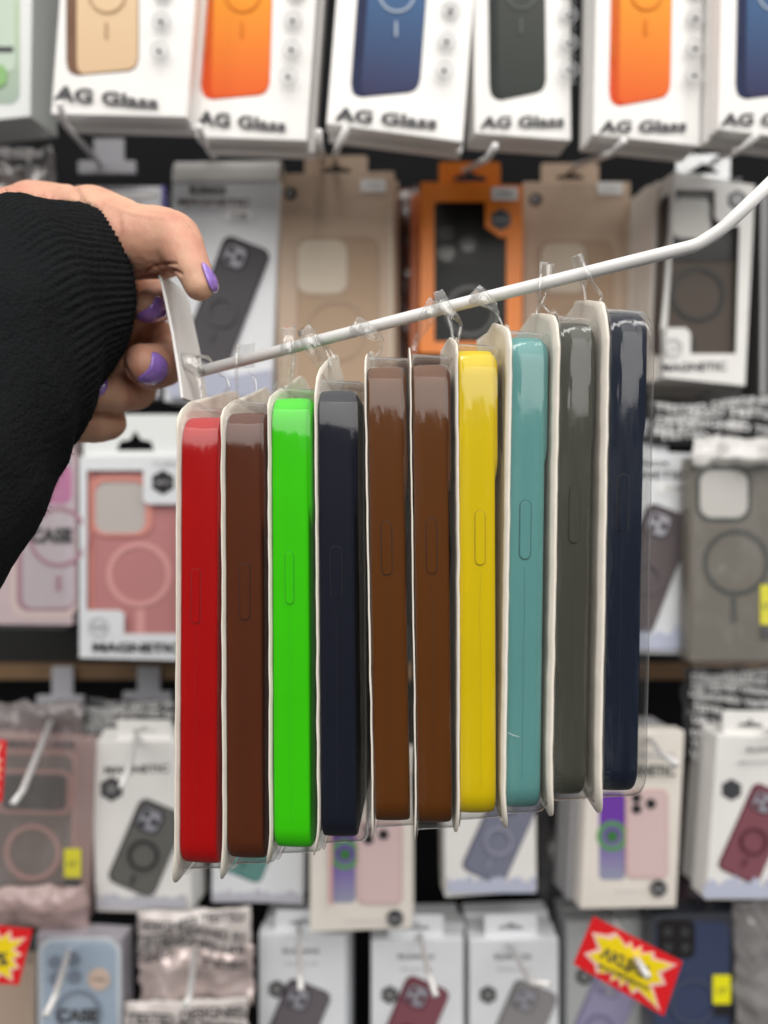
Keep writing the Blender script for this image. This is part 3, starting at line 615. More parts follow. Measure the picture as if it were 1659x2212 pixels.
crinkle('film_bag', 'crumpled pale pink film bag below the black lettering, bottom row', 'bag', 300, 2045, 545, 2180, .575, mat('pale_pink_film', (.68, .56, .54), .15, metal=.25, coat=.8, bump=.15, bscale=60), .016, 32)
lettered_bag('lettered film bag cut by the bottom edge below the pale pink bag', 275, 2160, 540, 2330, .565, 5, -2, False, seed=33)
def low_box(label, u0, u1, v0, tab, col, edge, ph, m=cool, hexp=None, yaw=0, D=.60):
    f = grad_box(label, u0, v0, u1, v0 + 420, D, 0, yaw, m, .018, 'packs in the bottom row', tab, 2)
    f.line('RUXNOX', (u0+u1)/2 - 42, (u0+u1)/2 + 38, v0 + 42, 11, ink, 0, 'brand_lettering'); f.line('MAGNETIC CASE', (u0+u1)/2 - 36, (u0+u1)/2 + 34, v0 + 66, 6, pale_ink, 0)
    f.shape('hexagon_badge', hexa(u0 + 40, v0 + 118, 20), ink); f.shape('badge_print', hexa(u0+40, v0+118, 11), cmat('badge_grey', (.20, .20, .20)))
    ring_phone(f, *ph, 100, 220, 23, col=col, edge=edge); return f
low_box('white box with a purple grey phone picture, bottom row', 558, 748, 2018, (592, 712, 1975, 2026), cmat('print_mauve_grey', (.14, .125, .14)), cmat('print_mauve_edge', (.07, .06, .07)), (630, 2228), yaw=-2)
low_box('white box with a burgundy phone picture, bottom row', 802, 1002, 2030, (840, 960, 1985, 2038), cmat('print_burgundy', (.20, .06, .08)), cmat('print_burgundy_edge', (.11, .03, .045)), (885, 2222), yaw=2)
low_box('white box with a silver grey phone picture, left of the red sign', 1014, 1208, 2030, (1050, 1165, 1985, 2038), cmat('print_silver', (.26, .25, .255)), cmat('print_silver_edge', (.16, .155, .16)), (1118, 2230), yaw=3)
low_box('grey box with a lavender phone picture behind the red sign', 1222, 1400, 1990, None, cmat('print_lilac', (.30, .28, .42)), cmat('print_lilac_edge', (.20, .18, .30)), (1300, 2200), m=mat('grey_card', (.44, .45, .46), .4), yaw=5, D=.62)
f = carton('phone_case_pack', 'dark navy case pack with yellow sticker, right of the red sign', 'pack', 1402, 1976, 1592, 2420, .60, mat('slate_pack', (.05, .055, .07), .25, coat=.5), .02, 1, 6, 0, 'packs in the bottom row')
c = f.shape('case_back', rrect(1495, 2190, 160, 400, 22), mat('slate_navy', (.045, .06, .12), .35)); f.shape('camera_frame', rrect(1460, 2028, 82, 84, 16), mat('dark_bezel', (.018, .016, .018), .3), parent=c)
for p in ((1442, 2012), (1442, 2045), (1478, 2012), (1478, 2045)): f.shape('camera_hole', circ(*p, 10, 16), mat('lens_grey', (.05, .052, .055), .15), parent=c)
f.shape('magnet_ring', circ(1495, 2160, 50, 36), mat('slate_ring', (.07, .08, .13), .35), holes=[circ(1495, 2160, 43, 36)], parent=c)
y_ = f.shape('yellow_sticker', rrect(1556, 2134, 38, 62, 2), yel); f.line('17', 1547, 1565, 2142, 12, ink, parent=y_); f.shape('sticker_foot', rrect(1556, 2178, 36, 22, 2), black)
crinkle('film_bag', 'crumpled grey film bags at the bottom right corner', 'bag', 1585, 1945, 1720, 2420, .60, mat('grey_crumple', (.22, .21, .21), .2, coat=.6, bump=.5, bscale=90), .012, 41, nz=60)
crinkle('film_bag', 'dark film bags filling the gap right of the grey hanging stack in the fourth row', 'bag', 1160, 1700, 1262, 1990, .66, mat('charcoal_film', (.07, .068, .07), .25, coat=.5, bump=.4, bscale=70), .01, 43, nz=40)
crinkle('film_bag', 'dark maroon film bag between the cream and burgundy phone boxes', 'bag', 1455, 1600, 1545, 1960, .65, mat('maroon_film', (.08, .05, .06), .25, coat=.5, bump=.4, bscale=70), .01, 44, nz=40)
crinkle('film_bag', 'dark brown film pack left of the orange box', 'bag', 862, 400, 906, 800, .64, mat('brown_film', (.10, .045, .035), .2, coat=.6, bump=.4, bscale=70), .008, 45, nz=40)

# ------------------------------------------------------------------ the hook in the hand: rod, tip, flat back plate
N_P = 10
def rodD(u): return .300 + (.262 - .300) * (u - 440) / (1300 - 440)
rod_pts = [(432, 802), (1000, 655), (1505, 530), (1560, 495), (1700, 362)]
root = empty('display_hook', P(432, 802, rodD(432))); tag(root, 'long white display hook with upturned tip, held by the hand, ten cases hanging on it', 'hook')
pp = [P(u, v, rodD(u)) for u, v in rod_pts]; o0 = pp[0]
tube('rod', [p - o0 for p in pp], .0023, hookw, root, 24)
# plate: strip parallel to the cards, leaning left at the top, top lip folded over
def plate_pt(u, v, dy): 
    D = .305 + dy; q = P(u, v, .305 + (872-v)/270*.012); return q + Vector((.10*dy, dy, 0)) - o0
prof = [(422, 872), (415, 820), (402, 740), (388, 672), (379, 632), (371, 612), (360, 601), (348, 598), (340, 600)]
V, Fc = [], []
for (u, v) in prof:
    V += [plate_pt(u, v, -.015), plate_pt(u, v, .015)]
for i in range(len(prof)-1): Fc.append((2*i, 2*i+1, 2*i+3, 2*i+2))
pl = link('back_plate', V, Fc, hookw, root, False); md = pl.modifiers.new('s', 'SOLIDIFY'); md.thickness = .0012; md.offset = 0; bevel(pl, .0003)

# ------------------------------------------------------------------ ten blister packs
cardm = mat('cream_card', (.79, .735, .65), .6, var=.06, scale=120, bump=.1, bscale=300)
blist = clear_plastic('blister_plastic', tint=(.97, .97, .965), haze=.004, rough=.08, wave=.40, boost=1.0, bscale=(90, 90, 18))
loopm = clear_plastic('hang_loop_plastic', tint=(.97, .97, .965), haze=.05, rough=.05, wave=.25, boost=1.8, bscale=(220, 220, 220))
def silicone(n, c, r=.5): return mat('silicone_' + n, c, r, spec=.09, var=.05, scale=25, sss=.0)
def outline(y0, y1, z0, z1, r, n=10):
    pts = []
    for cy, cz, a0 in ((y1-r, z1-r, 0), (y0+r, z1-r, 90), (y0+r, z0+r, 180), (y1-r, z0+r, 270)):
        for k in range(n+1):
            a = R(a0 + 90*k/n); pts.append((cy + r*math.cos(a), cz + r*math.sin(a)))
    return pts
def loft(name, y0, y1, z0, z1, r, prof, m, parent, cap=True, capstart=False, wob=0, seed=0):
    """outline in the yz plane, swept through (x, inset) pairs"""
    V, Fc = [], []; n = None
    for (x, ins) in prof:
        pts = outline(y0+ins, y1-ins, z0+ins, z1-ins, max(.0008, r-ins)); 
        # straight runs get extra points for waviness
        ext = []
        for i, p in enumerate(pts):
            q = pts[(i+1) % len(pts)]; ext.append(p)
            L_ = math.dist(p, q)
            if L_ > .02:
                for k in range(1, 24): ext.append((p[0]+(q[0]-p[0])*k/24, p[1]+(q[1]-p[1])*k/24))
        n = len(ext)
        for (y, z) in ext:
            dx = wob * noise.noise(Vector((y*40, z*30, seed))) if wob else 0
            V.append((x + dx, y + (wob*.5*noise.noise(Vector((z*45, x*60, seed+3))) if wob else 0), z))
    for j in range(len(prof)-1):
        for i in range(n): Fc.append((j*n+i, j*n+(i+1) % n, (j+1)*n+(i+1) % n, (j+1)*n+i))
    if cap: Fc.append(tuple((len(prof)-1)*n+i for i in range(n)))
    if capstart: Fc.append(tuple(range(n))[::-1])
    o = fixn(link(name, V, Fc, m, parent))
    for p in o.data.polygons: p.use_smooth = len(p.vertices) < 8
    return o
def px_h(dv, D): return dv / F * D
# name, label colour words, card x top/bottom, card top, card bottom, case top/bottom, case width, slope, button (u, v, h), colour
packs = [
 ('red', 'bright red', 382, 377, 846, 1905, 903, 1856, 82, .105, (424, 1286, 22, 124), (.42, .001, .002)),
 ('dark_brown', 'dark reddish brown', 478, 482, 838, 1897, 893, 1846, 79, .080, (530, 1277, 26, 128), (.092, .021, .006)),
 ('green', 'vivid green', 579, 584, 812, 1866, 862, 1823, 80, .080, (626, 1248, 22, 118), (.042, .62, .0)),
 ('navy_black', 'near black navy', 681, 688, 768, 1846, 845, 1801, 77, .060, (726, 1236, 26, 118), (.007, .009, .020)),
 ('chestnut', 'chestnut brown', 790, 806, 757, 1809, 795, 1768, 78, .030, (836, 1184, 26, 122), (.110, .033, .003)),
 ('chestnut', 'chestnut brown', 888, 899, 752, 1812, 790, 1772, 77, .030, (932, 1180, 26, 124), (.110, .033, .003)),
 ('yellow', 'yellow', 989, 992, 738, 1797, 759, 1751, 80, .010, (1036, 1162, 25, 122), (.70, .52, .001)),
 ('teal', 'pale teal', 1102, 1089, 700, 1787, 730, 1738, 79, .056, (1132, 1144, 27, 132), (.115, .31, .305)),
 ('olive_grey', 'olive grey', 1206, 1189, 676, 1762, 698, 1710, 78, .060, (1237, 1110, 27, 130), (.058, .060, .048)),
 ('navy', 'dark navy blue', 1313, 1296, 650, 1755, 674, 1702, 84, .100, (1341, 1086, 27, 130), (.006, .011, .026)),
]
TOPS = [
 [(0, 905), (.004, 885), (.012, 868), (.04, 855), (.06, 846), (.07, 846), (.074, 856), (.086, 880)],
 [(0, 900), (.003, 882), (.012, 868), (.04, 852), (.06, 840), (.068, 836), (.072, 846), (.086, 870)],
 [(0, 875), (.003, 858), (.012, 846), (.03, 834), (.05, 818), (.06, 812), (.07, 818), (.086, 850)],
 [(0, 850), (.004, 815), (.012, 796), (.03, 778), (.055, 766), (.066, 768), (.072, 790), (.086, 820)],
 [(0, 800), (.004, 778), (.012, 768), (.04, 758), (.07, 762), (.086, 790)],
 [(0, 790), (.004, 765), (.012, 757), (.04, 750), (.07, 756), (.086, 785)],
 [(0, 760), (.003, 744), (.01, 736), (.03, 728), (.045, 735), (.086, 760)],
 [(0, 745), (.003, 718), (.008, 708), (.025, 701), (.038, 697), (.043, 712), (.086, 735)],
 [(0, 745), (.003, 700), (.008, 681), (.03, 676), (.045, 677), (.05, 700), (.086, 735)],
 [(0, 730), (.003, 680), (.008, 652), (.03, 648), (.045, 650), (.052, 690), (.086, 720)]]
SLOPES = [.105, .08, .08, .06, .03, .03, .013, 0, 0, .022]
extra = ['leftmost on the rod, nearest the fingers', 'between the red and green ones', 'second blister left of the chestnut pair',
         'between the green one and the chestnut pair', 'the left of the chestnut pair', 'the right of the chestnut pair',
         'directly left of the teal one', 'between the yellow and olive grey ones', 'directly right of the teal one', 'rightmost, nearest the bend of the rod']
for i, (n, word, xt, xb, ct, cb, kt, kb, kw, sl, btn, col) in enumerate(packs):
    Dn = .266 + (.235 - .266) * i / 9; sl = SLOPES[i]
    a = P(xt, ct + 60, Dn); b = P(xb, cb - 40, Dn)
    lean = math.atan2(a.x - b.x, a.z - b.z); yaw = -math.atan(sl)
    ztop = P(0, ct, Dn).z; zbot = P(0, cb, Dn + .010).z
    base = Vector((b.x, Dn, zbot))
    r = empty('blister_pack', base, (0, lean, yaw))
    tag(r, f'{word} phone case in blister, {extra[i]}', 'phone case', 'phone cases in blister packs on the hook')
    H = ztop - zbot; W = .086
    # ---- card with rounded corners and a hanging tab; height measured at the near side
    def arc(cy, cz, rr, a0, a1, n=6): return [(cy + rr*math.cos(R(a0+(a1-a0)*k/n)), cz + rr*math.sin(R(a0+(a1-a0)*k/n))) for k in range(n+1)]
    rB = .012
    top0 = [(y, P(0, v, Dn + y).z - zbot) for y, v in TOPS[i]]
    H = max(z for y, z in top0); z0_ = top0[0][1]; nz = 44
    # round the outline of the tab a little
    top = [top0[0]]
    for k in range(1, len(top0)-1):
        a_, b_, c_ = [Vector(q) for q in top0[k-1:k+2]]
        for t_ in (.25, .1): top.append(tuple(b_.lerp(a_, t_)))
        for t_ in (.1, .25): top.append(tuple(b_.lerp(c_, t_)))
    top.append(top0[-1])
    left = [(0, rB + (z0_ - rB) * k / nz) for k in range(1, nz)]
    zr = top0[-1][1]; right = [(W, rB + (zr - rB) * (nz - k) / nz) for k in range(1, nz)]
    loop = arc(rB, rB, rB, 270, 180) + left + top + right + arc(W - rB, rB, rB, 0, -90)
    # strips across the card so that it can bend: pair near and far points by height
    import bisect
    zs = sorted(set(round(p[1], 5) for p in loop))
    def span(z):
        ys = []
        for k in range(len(loop)):
            p, q = loop[k], loop[(k+1) % len(loop)]
            if (p[1]-z)*(q[1]-z) <= 0 and abs(p[1]-q[1]) > 1e-9:
                ys.append(p[0] + (q[0]-p[0])*(z-p[1])/(q[1]-p[1]))
        return (min(ys), max(ys)) if ys else None
    rows = []; zz = [z for z in zs]; zz = [zz[0] + 1e-5] + [z for k, z in enumerate(zz[1:-1]) if True] + [zz[-1] - 1e-5]
    V, Fc = [], []; NY = 10
    for z in zz:
        s = span(z)
        if not s: continue
        wb = lambda y: .00022*noise.noise(Vector((y*30, z*110, i*7.3))) + .00025*noise.noise(Vector((y*12, z*16, i*3.1))) * (1 if .02 < z < H-.03 else .6)
        curl = -.0030 * max(0, 1 - z/.018) ** 2 * (1 if i in (0, 1, 2, 3) else (.2 if i < 7 else -.7))
        for k in range(NY+1):
            y = s[0] + (s[1]-s[0])*k/NY; V.append((wb(y) + curl, y, z))
        rows.append(1)
    for j in range(len(rows)-1):
        for k in range(NY): Fc.append((j*(NY+1)+k, j*(NY+1)+k+1, (j+1)*(NY+1)+k+1, (j+1)*(NY+1)+k))
    cd = link('backing_card', V, Fc, cardm, r, True); md = cd.modifiers.new('s', 'SOLIDIFY'); md.thickness = .0005 if i < 7 else .0009; md.offset = 0
    # ---- case: shell, open towards the card
    zk0 = P(0, kb, Dn + .0125).z - zbot; zk1 = P(0, kt, Dn + .0120).z - zbot
    t = kw / F * (Dn + .003) * .98
    x0 = .0006; y0 = .0030; y1 = y0 + .074
    body = silicone(n, col)
    prof_ = [(x0+t*.72, .0022), (x0+.0010, .0022), (x0+.0003, .0016), (x0, .0006), (x0+.0002, .0002), (x0+.0006, 0), (x0+t*.35, -.0002), (x0+t*.65, -.0002), (x0+t-.0012, .0000), (x0+t-.0005, .0003), (x0+t-.0001, .0007), (x0+t, .0012)]
    c = loft('phone_case', y0, y1, zk0, zk1, .0102, prof_, body, r)
    c2 = c
    # inner floor
    V, Fc = boxmesh(x0+t*.70, x0+t*.74, y0+.0021, y1-.0021, zk0+.006, zk1-.006); link('inner_lining', V, Fc, body, c)
    # side key, pill shaped, ringed by a flat strip coloured as groove shade
    bw = btn[2]/F*Dn/2; bh = btn[3]/F*Dn/2
    xc = (P(btn[0], 0, Dn+.004).x - (P(xt + (xb-xt)*.4, 0, Dn).x)); zc = P(0, btn[1], Dn+.004).z - zbot
    xc = max(x0 + bw + .001, min(x0 + t - bw - .001, xc))
    def pill(w_, h_, n_=10):
        pts = []
        for k in range(n_+1): a_ = math.pi*k/n_; pts.append((w_*math.cos(a_), h_-w_+w_*math.sin(a_)))
        for k in range(n_+1): a_ = math.pi + math.pi*k/n_; pts.append((w_*math.cos(a_), -(h_-w_)+w_*math.sin(a_)))
        return pts
    shaded = mat('recess_shade_' + n, tuple(max(.001, q*{'red': .6, 'green': .72, 'yellow': .6, 'teal': .45}.get(n, .33)) for q in col), .6)  # case colour darkened: shade of groove, seam and camera opening put in colour
    yb = y0 - .0002
    outp, inp = pill(bw, bh), pill(bw-.00028, bh-.00028); nn = len(outp)
    V = [(xc+p[0], yb-.00006, zc+p[1]) for p in outp] + [(xc+p[0], yb-.00006, zc+p[1]) for p in inp]
    link('key_groove_shade', V, [(k, (k+1) % nn, nn+(k+1) % nn, nn+k) for k in range(nn)], shaded, c)
    V, Fc = [], []; lv = [(0, 0), (.0003, 0), (.00042, .00012), (.00046, .0003)]
    for dy, ins in lv: 
        for p in pill(bw-.0003-ins, bh-.0003-ins): V.append((xc+p[0], yb-dy, zc+p[1]))
    for j in range(3):
        for k in range(nn): Fc.append((j*nn+k, j*nn+(k+1) % nn, (j+1)*nn+(k+1) % nn, (j+1)*nn+k))
    Fc.append(tuple(3*nn+k for k in range(nn))); kk = fixn(link('side_key', V, Fc, body, c))
    for p in kk.data.polygons: p.use_smooth = len(p.vertices) < 6
    # mould seam running down the side
    V, Fc = [], []
    for k in range(31):
        z = zk0 + .012 + (zc - bh - .002 - zk0 - .012) * k/30; x = xc + .00035*noise.noise(Vector((z*60, i, 0)))
        V += [(x-.00006, yb-.00003, z), (x+.00006, yb-.00003, z)]
    for k in range(30): Fc.append((2*k, 2*k+1, 2*k+3, 2*k+2))
    link('mould_seam', V, Fc, shaded, c)
    # camera surround on the back of the case
    xx = x0 + t
    V, Fc = [], []; hgt = .0013 if i else .0008; lv = [(-.0008, 0), (hgt*.35, .0008), (hgt*.75, .0022), (hgt*.95, .0038), (hgt, .0052), (hgt, .0070), (.0002, .0075)]
    for dx_, ins in lv:
        oo = outline(y0+.0006+ins*.6, y0+.047-ins, zk1-.048+ins*1.5, zk1-.0008-ins*.6, max(.001, .010-ins)); V += [(xx+dx_, *p) for p in oo]
    nn = len(oo); Fc = [(j*nn+k, j*nn+(k+1) % nn, (j+1)*nn+(k+1) % nn, (j+1)*nn+k) for j in range(len(lv)-1) for k in range(nn)]
    cs = fixn(link('camera_surround', V, Fc, body, c, True))
    link('camera_opening', [(xx+.0003, p[0], p[1]) for p in oo], [tuple(range(nn))], shaded, c)
    # ---- clear blister over the case
    bx = t + .0006 + [.0018, .0030, .0030, .0036, .0032, .0032, .0030, .0030, .0034, .0030][i]; g = .0016
    bz0 = zk0 - .0034; bz1 = zk1 + (.0046 if i < 6 else .0032 if i < 9 else .0018)
    prof_ = [(.0006, -.0022), (.0007, -.0003), (.0013, 0), (bx*.5, .0004), (bx-.0022, .0008), (bx-.0009, .0013), (bx-.0002, .0022), (bx, .0034)]
    bl = loft('blister', y0-g, y1+g+.001, bz0, bz1, .0140, prof_, blist, r, wob=.0003, seed=i*5)

# ------------------------------------------------------------------ clear hanging loops (part of each pack)
packs_o = [o for o in bpy.data.objects if o.name.startswith('blister_pack')]
packs_o.sort(key=lambda o: o.location.x)
def ribbon(V, Fc, pts, name=''):
    """pts: (u, v, D, half width vector du, dv) in picture units"""
    b = len(V)
    for (u, v, D, du, dv) in pts:
        V.append(P(u-du, v-dv, D)); V.append(P(u, v, D - .0002)); V.append(P(u+du, v+dv, D))
    for k in range(len(pts)-1):
        a = b + 3*k; Fc.append((a, a+1, a+4, a+3)); Fc.append((a+1, a+2, a+5, a+4))
loops = [
 [[(436, 872, 0, 5, 0), (432, 835, 0, 6, 0), (428, 812, 0, 13, 2), (414, 795, -.003, 27, 6), (408, 770, -.003, 20, 4), (425, 765, .002, 24, 3), (452, 778, .006, 10, 8)],
  [(478, 858, .004, 6, 1), (492, 842, .004, 5, 3), (494, 826, .004, 5, 0), (484, 812, .004, 5, 4), (470, 808, .004, 5, 4)]],
 [[(513, 868, 0, 4, 0), (512, 830, -.001, 3.5, 0), (511, 800, -.0035, 4, 0), (511, 768, -.0035, 4, 0), (514, 745, 0, 4, 0)],
  [(529, 795, .004, 21, -2), (529, 770, .004, 21, -3), (530, 742, .003, 20, -3)],
  [(554, 850, .004, 3.5, 0), (553, 825, .004, 3.5, 0), (546, 812, .004, 3.5, 2), (538, 803, .004, 3.5, 2)]],
 [[(618, 858, 0, 12, 2), (618, 822, -.001, 14, 2), (622, 780, -.0035, 16, 0), (622, 735, -.0035, 16, 0), (623, 707, .001, 16, -1)],
  [(630, 820, .003, 5, 0), (634, 780, .003, 5, 0), (634, 745, .003, 6, 0)]],
 [[(700, 800, 0, 12, -6), (690, 775, -.002, 14, -8), (676, 748, -.0035, 17, -12), (664, 725, -.0035, 16, -11), (655, 708, .001, 12, -8)],
  [(716, 792, .002, 4, -1), (708, 765, .003, 4, -1), (698, 745, .003, 4, -1), (685, 735, .003, 5, -3)],
  [(724, 775, .003, 4, -1), (714, 758, .003, 4, -2), (704, 748, .003, 4, -3)]],
 [[(765, 698, -.002, 10, -14), (780, 708, -.0036, 9, -17), (798, 718, -.0036, 8, -13), (815, 728, -.002, 5, -8), (826, 738, 0, 2, -3), (822, 756, .001, 4, 0), (812, 772, .001, 7, 3)]],
 [[(940, 650, .001, 13, 7), (932, 668, -.0036, 16, 6), (920, 692, -.0036, 15, 6), (912, 715, -.001, 9, 4), (900, 735, 0, 6, 4), (893, 758, 0, 7, 2)]],
 [[(946, 630, .001, 10, -4), (955, 650, -.003, 12, -6), (968, 672, -.0036, 11, -7), (984, 685, -.003, 6, -4), (995, 700, 0, 3, 0), (992, 722, 0, 3, 0), (988, 742, 0, 3, 0)],
  [(966, 682, .003, 5, -1), (974, 705, .003, 4, -1), (978, 730, .003, 3.5, 0), (984, 742, .003, 3.5, 0)]],
 [[(1022, 630, .001, 14, -14), (1036, 640, -.0036, 10, -17), (1054, 652, -.0036, 8, -12), (1068, 664, -.002, 5, -8), (1074, 676, 0, 3, -2), (1072, 696, .001, 3, 0)],
  [(1072, 676, .001, 2, -1), (1080, 690, .001, 2, -1), (1086, 704, .001, 2, 0)]],
 [[(1180, 568, .001, 7, 0), (1170, 568, .001, 4, 0), (1168, 600, -.0036, 3, 0), (1164, 638, -.0036, 3, 0), (1172, 658, .001, 3, 0), (1188, 676, .001, 2.5, 0)],
  [(1185, 570, .003, 12, 0), (1184, 600, .003, 9, 0), (1178, 635, .003, 5, 0), (1170, 655, .002, 3, 0), (1160, 668, .002, 3, 0), (1159, 680, .002, 3, 0)]],
 [[(1242, 552, .001, 12, -4), (1250, 575, .003, 12, -3), (1256, 600, .003, 9, -2), (1261, 625, .003, 3, 0), (1264, 650, .003, 2.5, 0)],
  [(1252, 549, 0, 4, -1), (1262, 572, -.0036, 4, -1), (1274, 600, -.0036, 3.5, -1), (1286, 620, -.001, 3, -1), (1298, 638, 0, 3, 0), (1295, 652, 0, 2.5, 0)]],
]
for i, (po, rb) in enumerate(zip(packs_o, loops)):
    M = Matrix.LocRotScale(po.location, po.rotation_euler, None).inverted()
    V, Fc = [], []
    for pts in rb:
        # resample smoothly
        q = []
        for k in range(len(pts)-1):
            p0 = pts[max(k-1, 0)]; p1 = pts[k]; p2 = pts[k+1]; p3 = pts[min(k+2, len(pts)-1)]
            for s in range(6):
                t = s/6; q.append(tuple(.5*((2*b_)+(-a_+c_)*t+(2*a_-5*b_+4*c_-d_)*t*t+(-a_+3*b_-3*c_+d_)*t**3) for a_, b_, c_, d_ in zip(p0, p1, p2, p3)))
        q.append(pts[-1])
        ribbon(V, Fc, [(u, v, rodD(u) - .001 + dd, du, dv) for (u, v, dd, du, dv) in q])
    o = link('hanging_loop', [M @ p for p in V], Fc, loopm, po, True)
    md = o.modifiers.new('s', 'SOLIDIFY'); md.thickness = .0003


# lint caught on the teal pack
tp = packs_o[7]; M = Matrix.LocRotScale(tp.location, tp.rotation_euler, None).inverted()
tube('lint_fibre', [M @ P(1098, 1583, .2395), M @ P(1108, 1588, .239), M @ P(1122, 1592, .2395)], .00007, labelw, tp, 5)

# ------------------------------------------------------------------ the hand and sleeve
skin = mat('skin', (.60, .37, .25), .48, spec=.4, sss=.25, bump=.16, bscale=1100)
nt = skin.node_tree; b = nt.nodes['Principled BSDF']
t = nt.nodes.new('ShaderNodeTexCoord'); nz = nt.nodes.new('ShaderNodeTexNoise'); nz.inputs['Scale'].default_value = 55; nz.inputs['Detail'].default_value = 6
rp = nt.nodes.new('ShaderNodeValToRGB'); rp.color_ramp.elements[0].position = .36; rp.color_ramp.elements[0].color = (.63, .375, .255, 1); rp.color_ramp.elements[1].position = .68; rp.color_ramp.elements[1].color = (.56, .26, .185, 1)
nt.links.new(t.outputs['Object'], nz.inputs['Vector']); nt.links.new(nz.outputs[0], rp.inputs[0]); nt.links.new(rp.outputs[0], b.inputs['Base Color'])
def chain(bm, pts, n=8):
    """capsule chain: spheres with in-between spheres"""
    for k in range(len(pts)):
        a = pts[k]; c = pts[min(k+1, len(pts)-1)]
        for s in range(n if k < len(pts)-1 else 1):
            q = [a[j]+(c[j]-a[j])*s/n for j in range(4)]
            p = P(q[0], q[1], q[2]); rr = q[3]/F*q[2]
            bmesh.ops.create_icosphere(bm, subdivisions=3, radius=rr, matrix=Matrix.Translation(p))
bm = bmesh.new()
chain(bm, [(-120, 640, .325, 150), (20, 560, .330, 138), (95, 520, .335, 118), (150, 520, .335, 100)])           # wrist and back of the hand
chain(bm, [(80, 470, .335, 76), (135, 480, .335, 78), (205, 488, .322, 80), (260, 505, .312, 76)])
chain(bm, [(205, 485, .322, 80), (285, 523, .308, 80), (345, 524, .302, 75), (378, 516, .297, 57), (402, 550, .292, 45), (420, 588, .289, 38), (430, 617, .288, 33)])     # thumb
chain(bm, [(120, 600, .345, 110), (190, 640, .355, 90), (260, 690, .355, 70)])    # palm
chain(bm, [(235, 590, .36, 55), (300, 610, .358, 44), (350, 640, .350, 40), (345, 655, .335, 38), (316, 662, .322, 36)])    # index curled
chain(bm, [(230, 680, .365, 55), (310, 720, .362, 50), (372, 760, .352, 47), (352, 790, .332, 46), (326, 792, .318, 50), (312, 788, .313, 46)])  # middle
chain(bm, [(190, 760, .365, 55), (262, 800, .358, 50), (290, 838, .338, 48), (240, 848, .322, 46), (205, 845, .315, 44)])  # ring
chain(bm, [(150, 840, .36, 50), (215, 880, .35, 42), (232, 912, .335, 40), (200, 918, .325, 40), (165, 915, .32, 40)])  # little
me = bpy.data.meshes.new('person'); bm.to_mesh(me); bm.free()
hand = bpy.data.objects.new('person', me); COL.objects.link(hand); me.materials.append(skin)
tag(hand, 'hand with purple painted nails reaching from a black sleeve, gripping the white hook plate', 'person')
md = hand.modifiers.new('r', 'REMESH'); md.mode = 'VOXEL'; md.voxel_size = .0007; md.use_smooth_shade = True
md = hand.modifiers.new('s', 'SMOOTH'); md.iterations = 12; md.factor = .6
dg = bpy.context.evaluated_depsgraph_get(); ev = hand.evaluated_get(dg); nm = bpy.data.meshes.new_from_object(ev)
hand.modifiers.clear(); hand.data = nm; nm.name = 'person'
if not nm.materials: nm.materials.append(skin)
# creases: folds under the thumb joint and knuckle wrinkles
folds = [((340, 592), (372, 576), (390, 592), 3.5, .0013), ((312, 588), (348, 566), (380, 570), 3, .0009), ((292, 600), (330, 590), (362, 598), 3, .0009),
 ((330, 572), (352, 584), (350, 598), 2.5, .0006), ((372, 466), (392, 478), (408, 500), 2, .0004), ((382, 460), (402, 472), (418, 496), 2, .0004), ((362, 470), (382, 486), (396, 506), 2, .0003),
 ((392, 470), (408, 484), (424, 506), 1.8, .0003), ((255, 470), (262, 520), (250, 570), 9, .0007), ((230, 440), (300, 470), (360, 470), 5, -.0005), ((160, 405), (172, 430), (185, 450), 8, .0012),
 ((276, 905), (240, 896), (200, 895), 4, .0010), ((262, 770), (270, 800), (300, 842), 4, .0008)]
import numpy as np
co_ = np.empty(len(nm.vertices)*3); nm.vertices.foreach_get('co', co_); co_ = co_.reshape(-1, 3)
no_ = np.array([v.normal[:] for v in nm.vertices])
U = co_[:, 0]/co_[:, 1]*F+829.5; Vv = -co_[:, 2]/co_[:, 1]*F+1106
for a_, b_, c_, wd, dp_ in folds:
    best = np.full(len(U), 1e9)
    for k in range(25):
        t_ = k/24; x_ = (1-t_)**2*a_[0]+2*t_*(1-t_)*b_[0]+t_*t_*c_[0]; y_2 = (1-t_)**2*a_[1]+2*t_*(1-t_)*b_[1]+t_*t_*c_[1]
        best = np.minimum(best, (U-x_)**2+(Vv-y_2)**2)
    amt = np.exp(-best/(wd*wd))*dp_*(no_[:, 1] < 0)
    co_ -= no_*amt[:, None]
nz_ = np.array([noise.noise(Vector(c) * 130) * .00028 + noise.noise(Vector((c[0]*500, c[1]*500, c[2]*260))) * .00014 for c in co_])
co_ += no_*nz_[:, None]
nm.vertices.foreach_set('co', co_.reshape(-1)); nm.update()
for p in nm.polygons: p.use_smooth = True

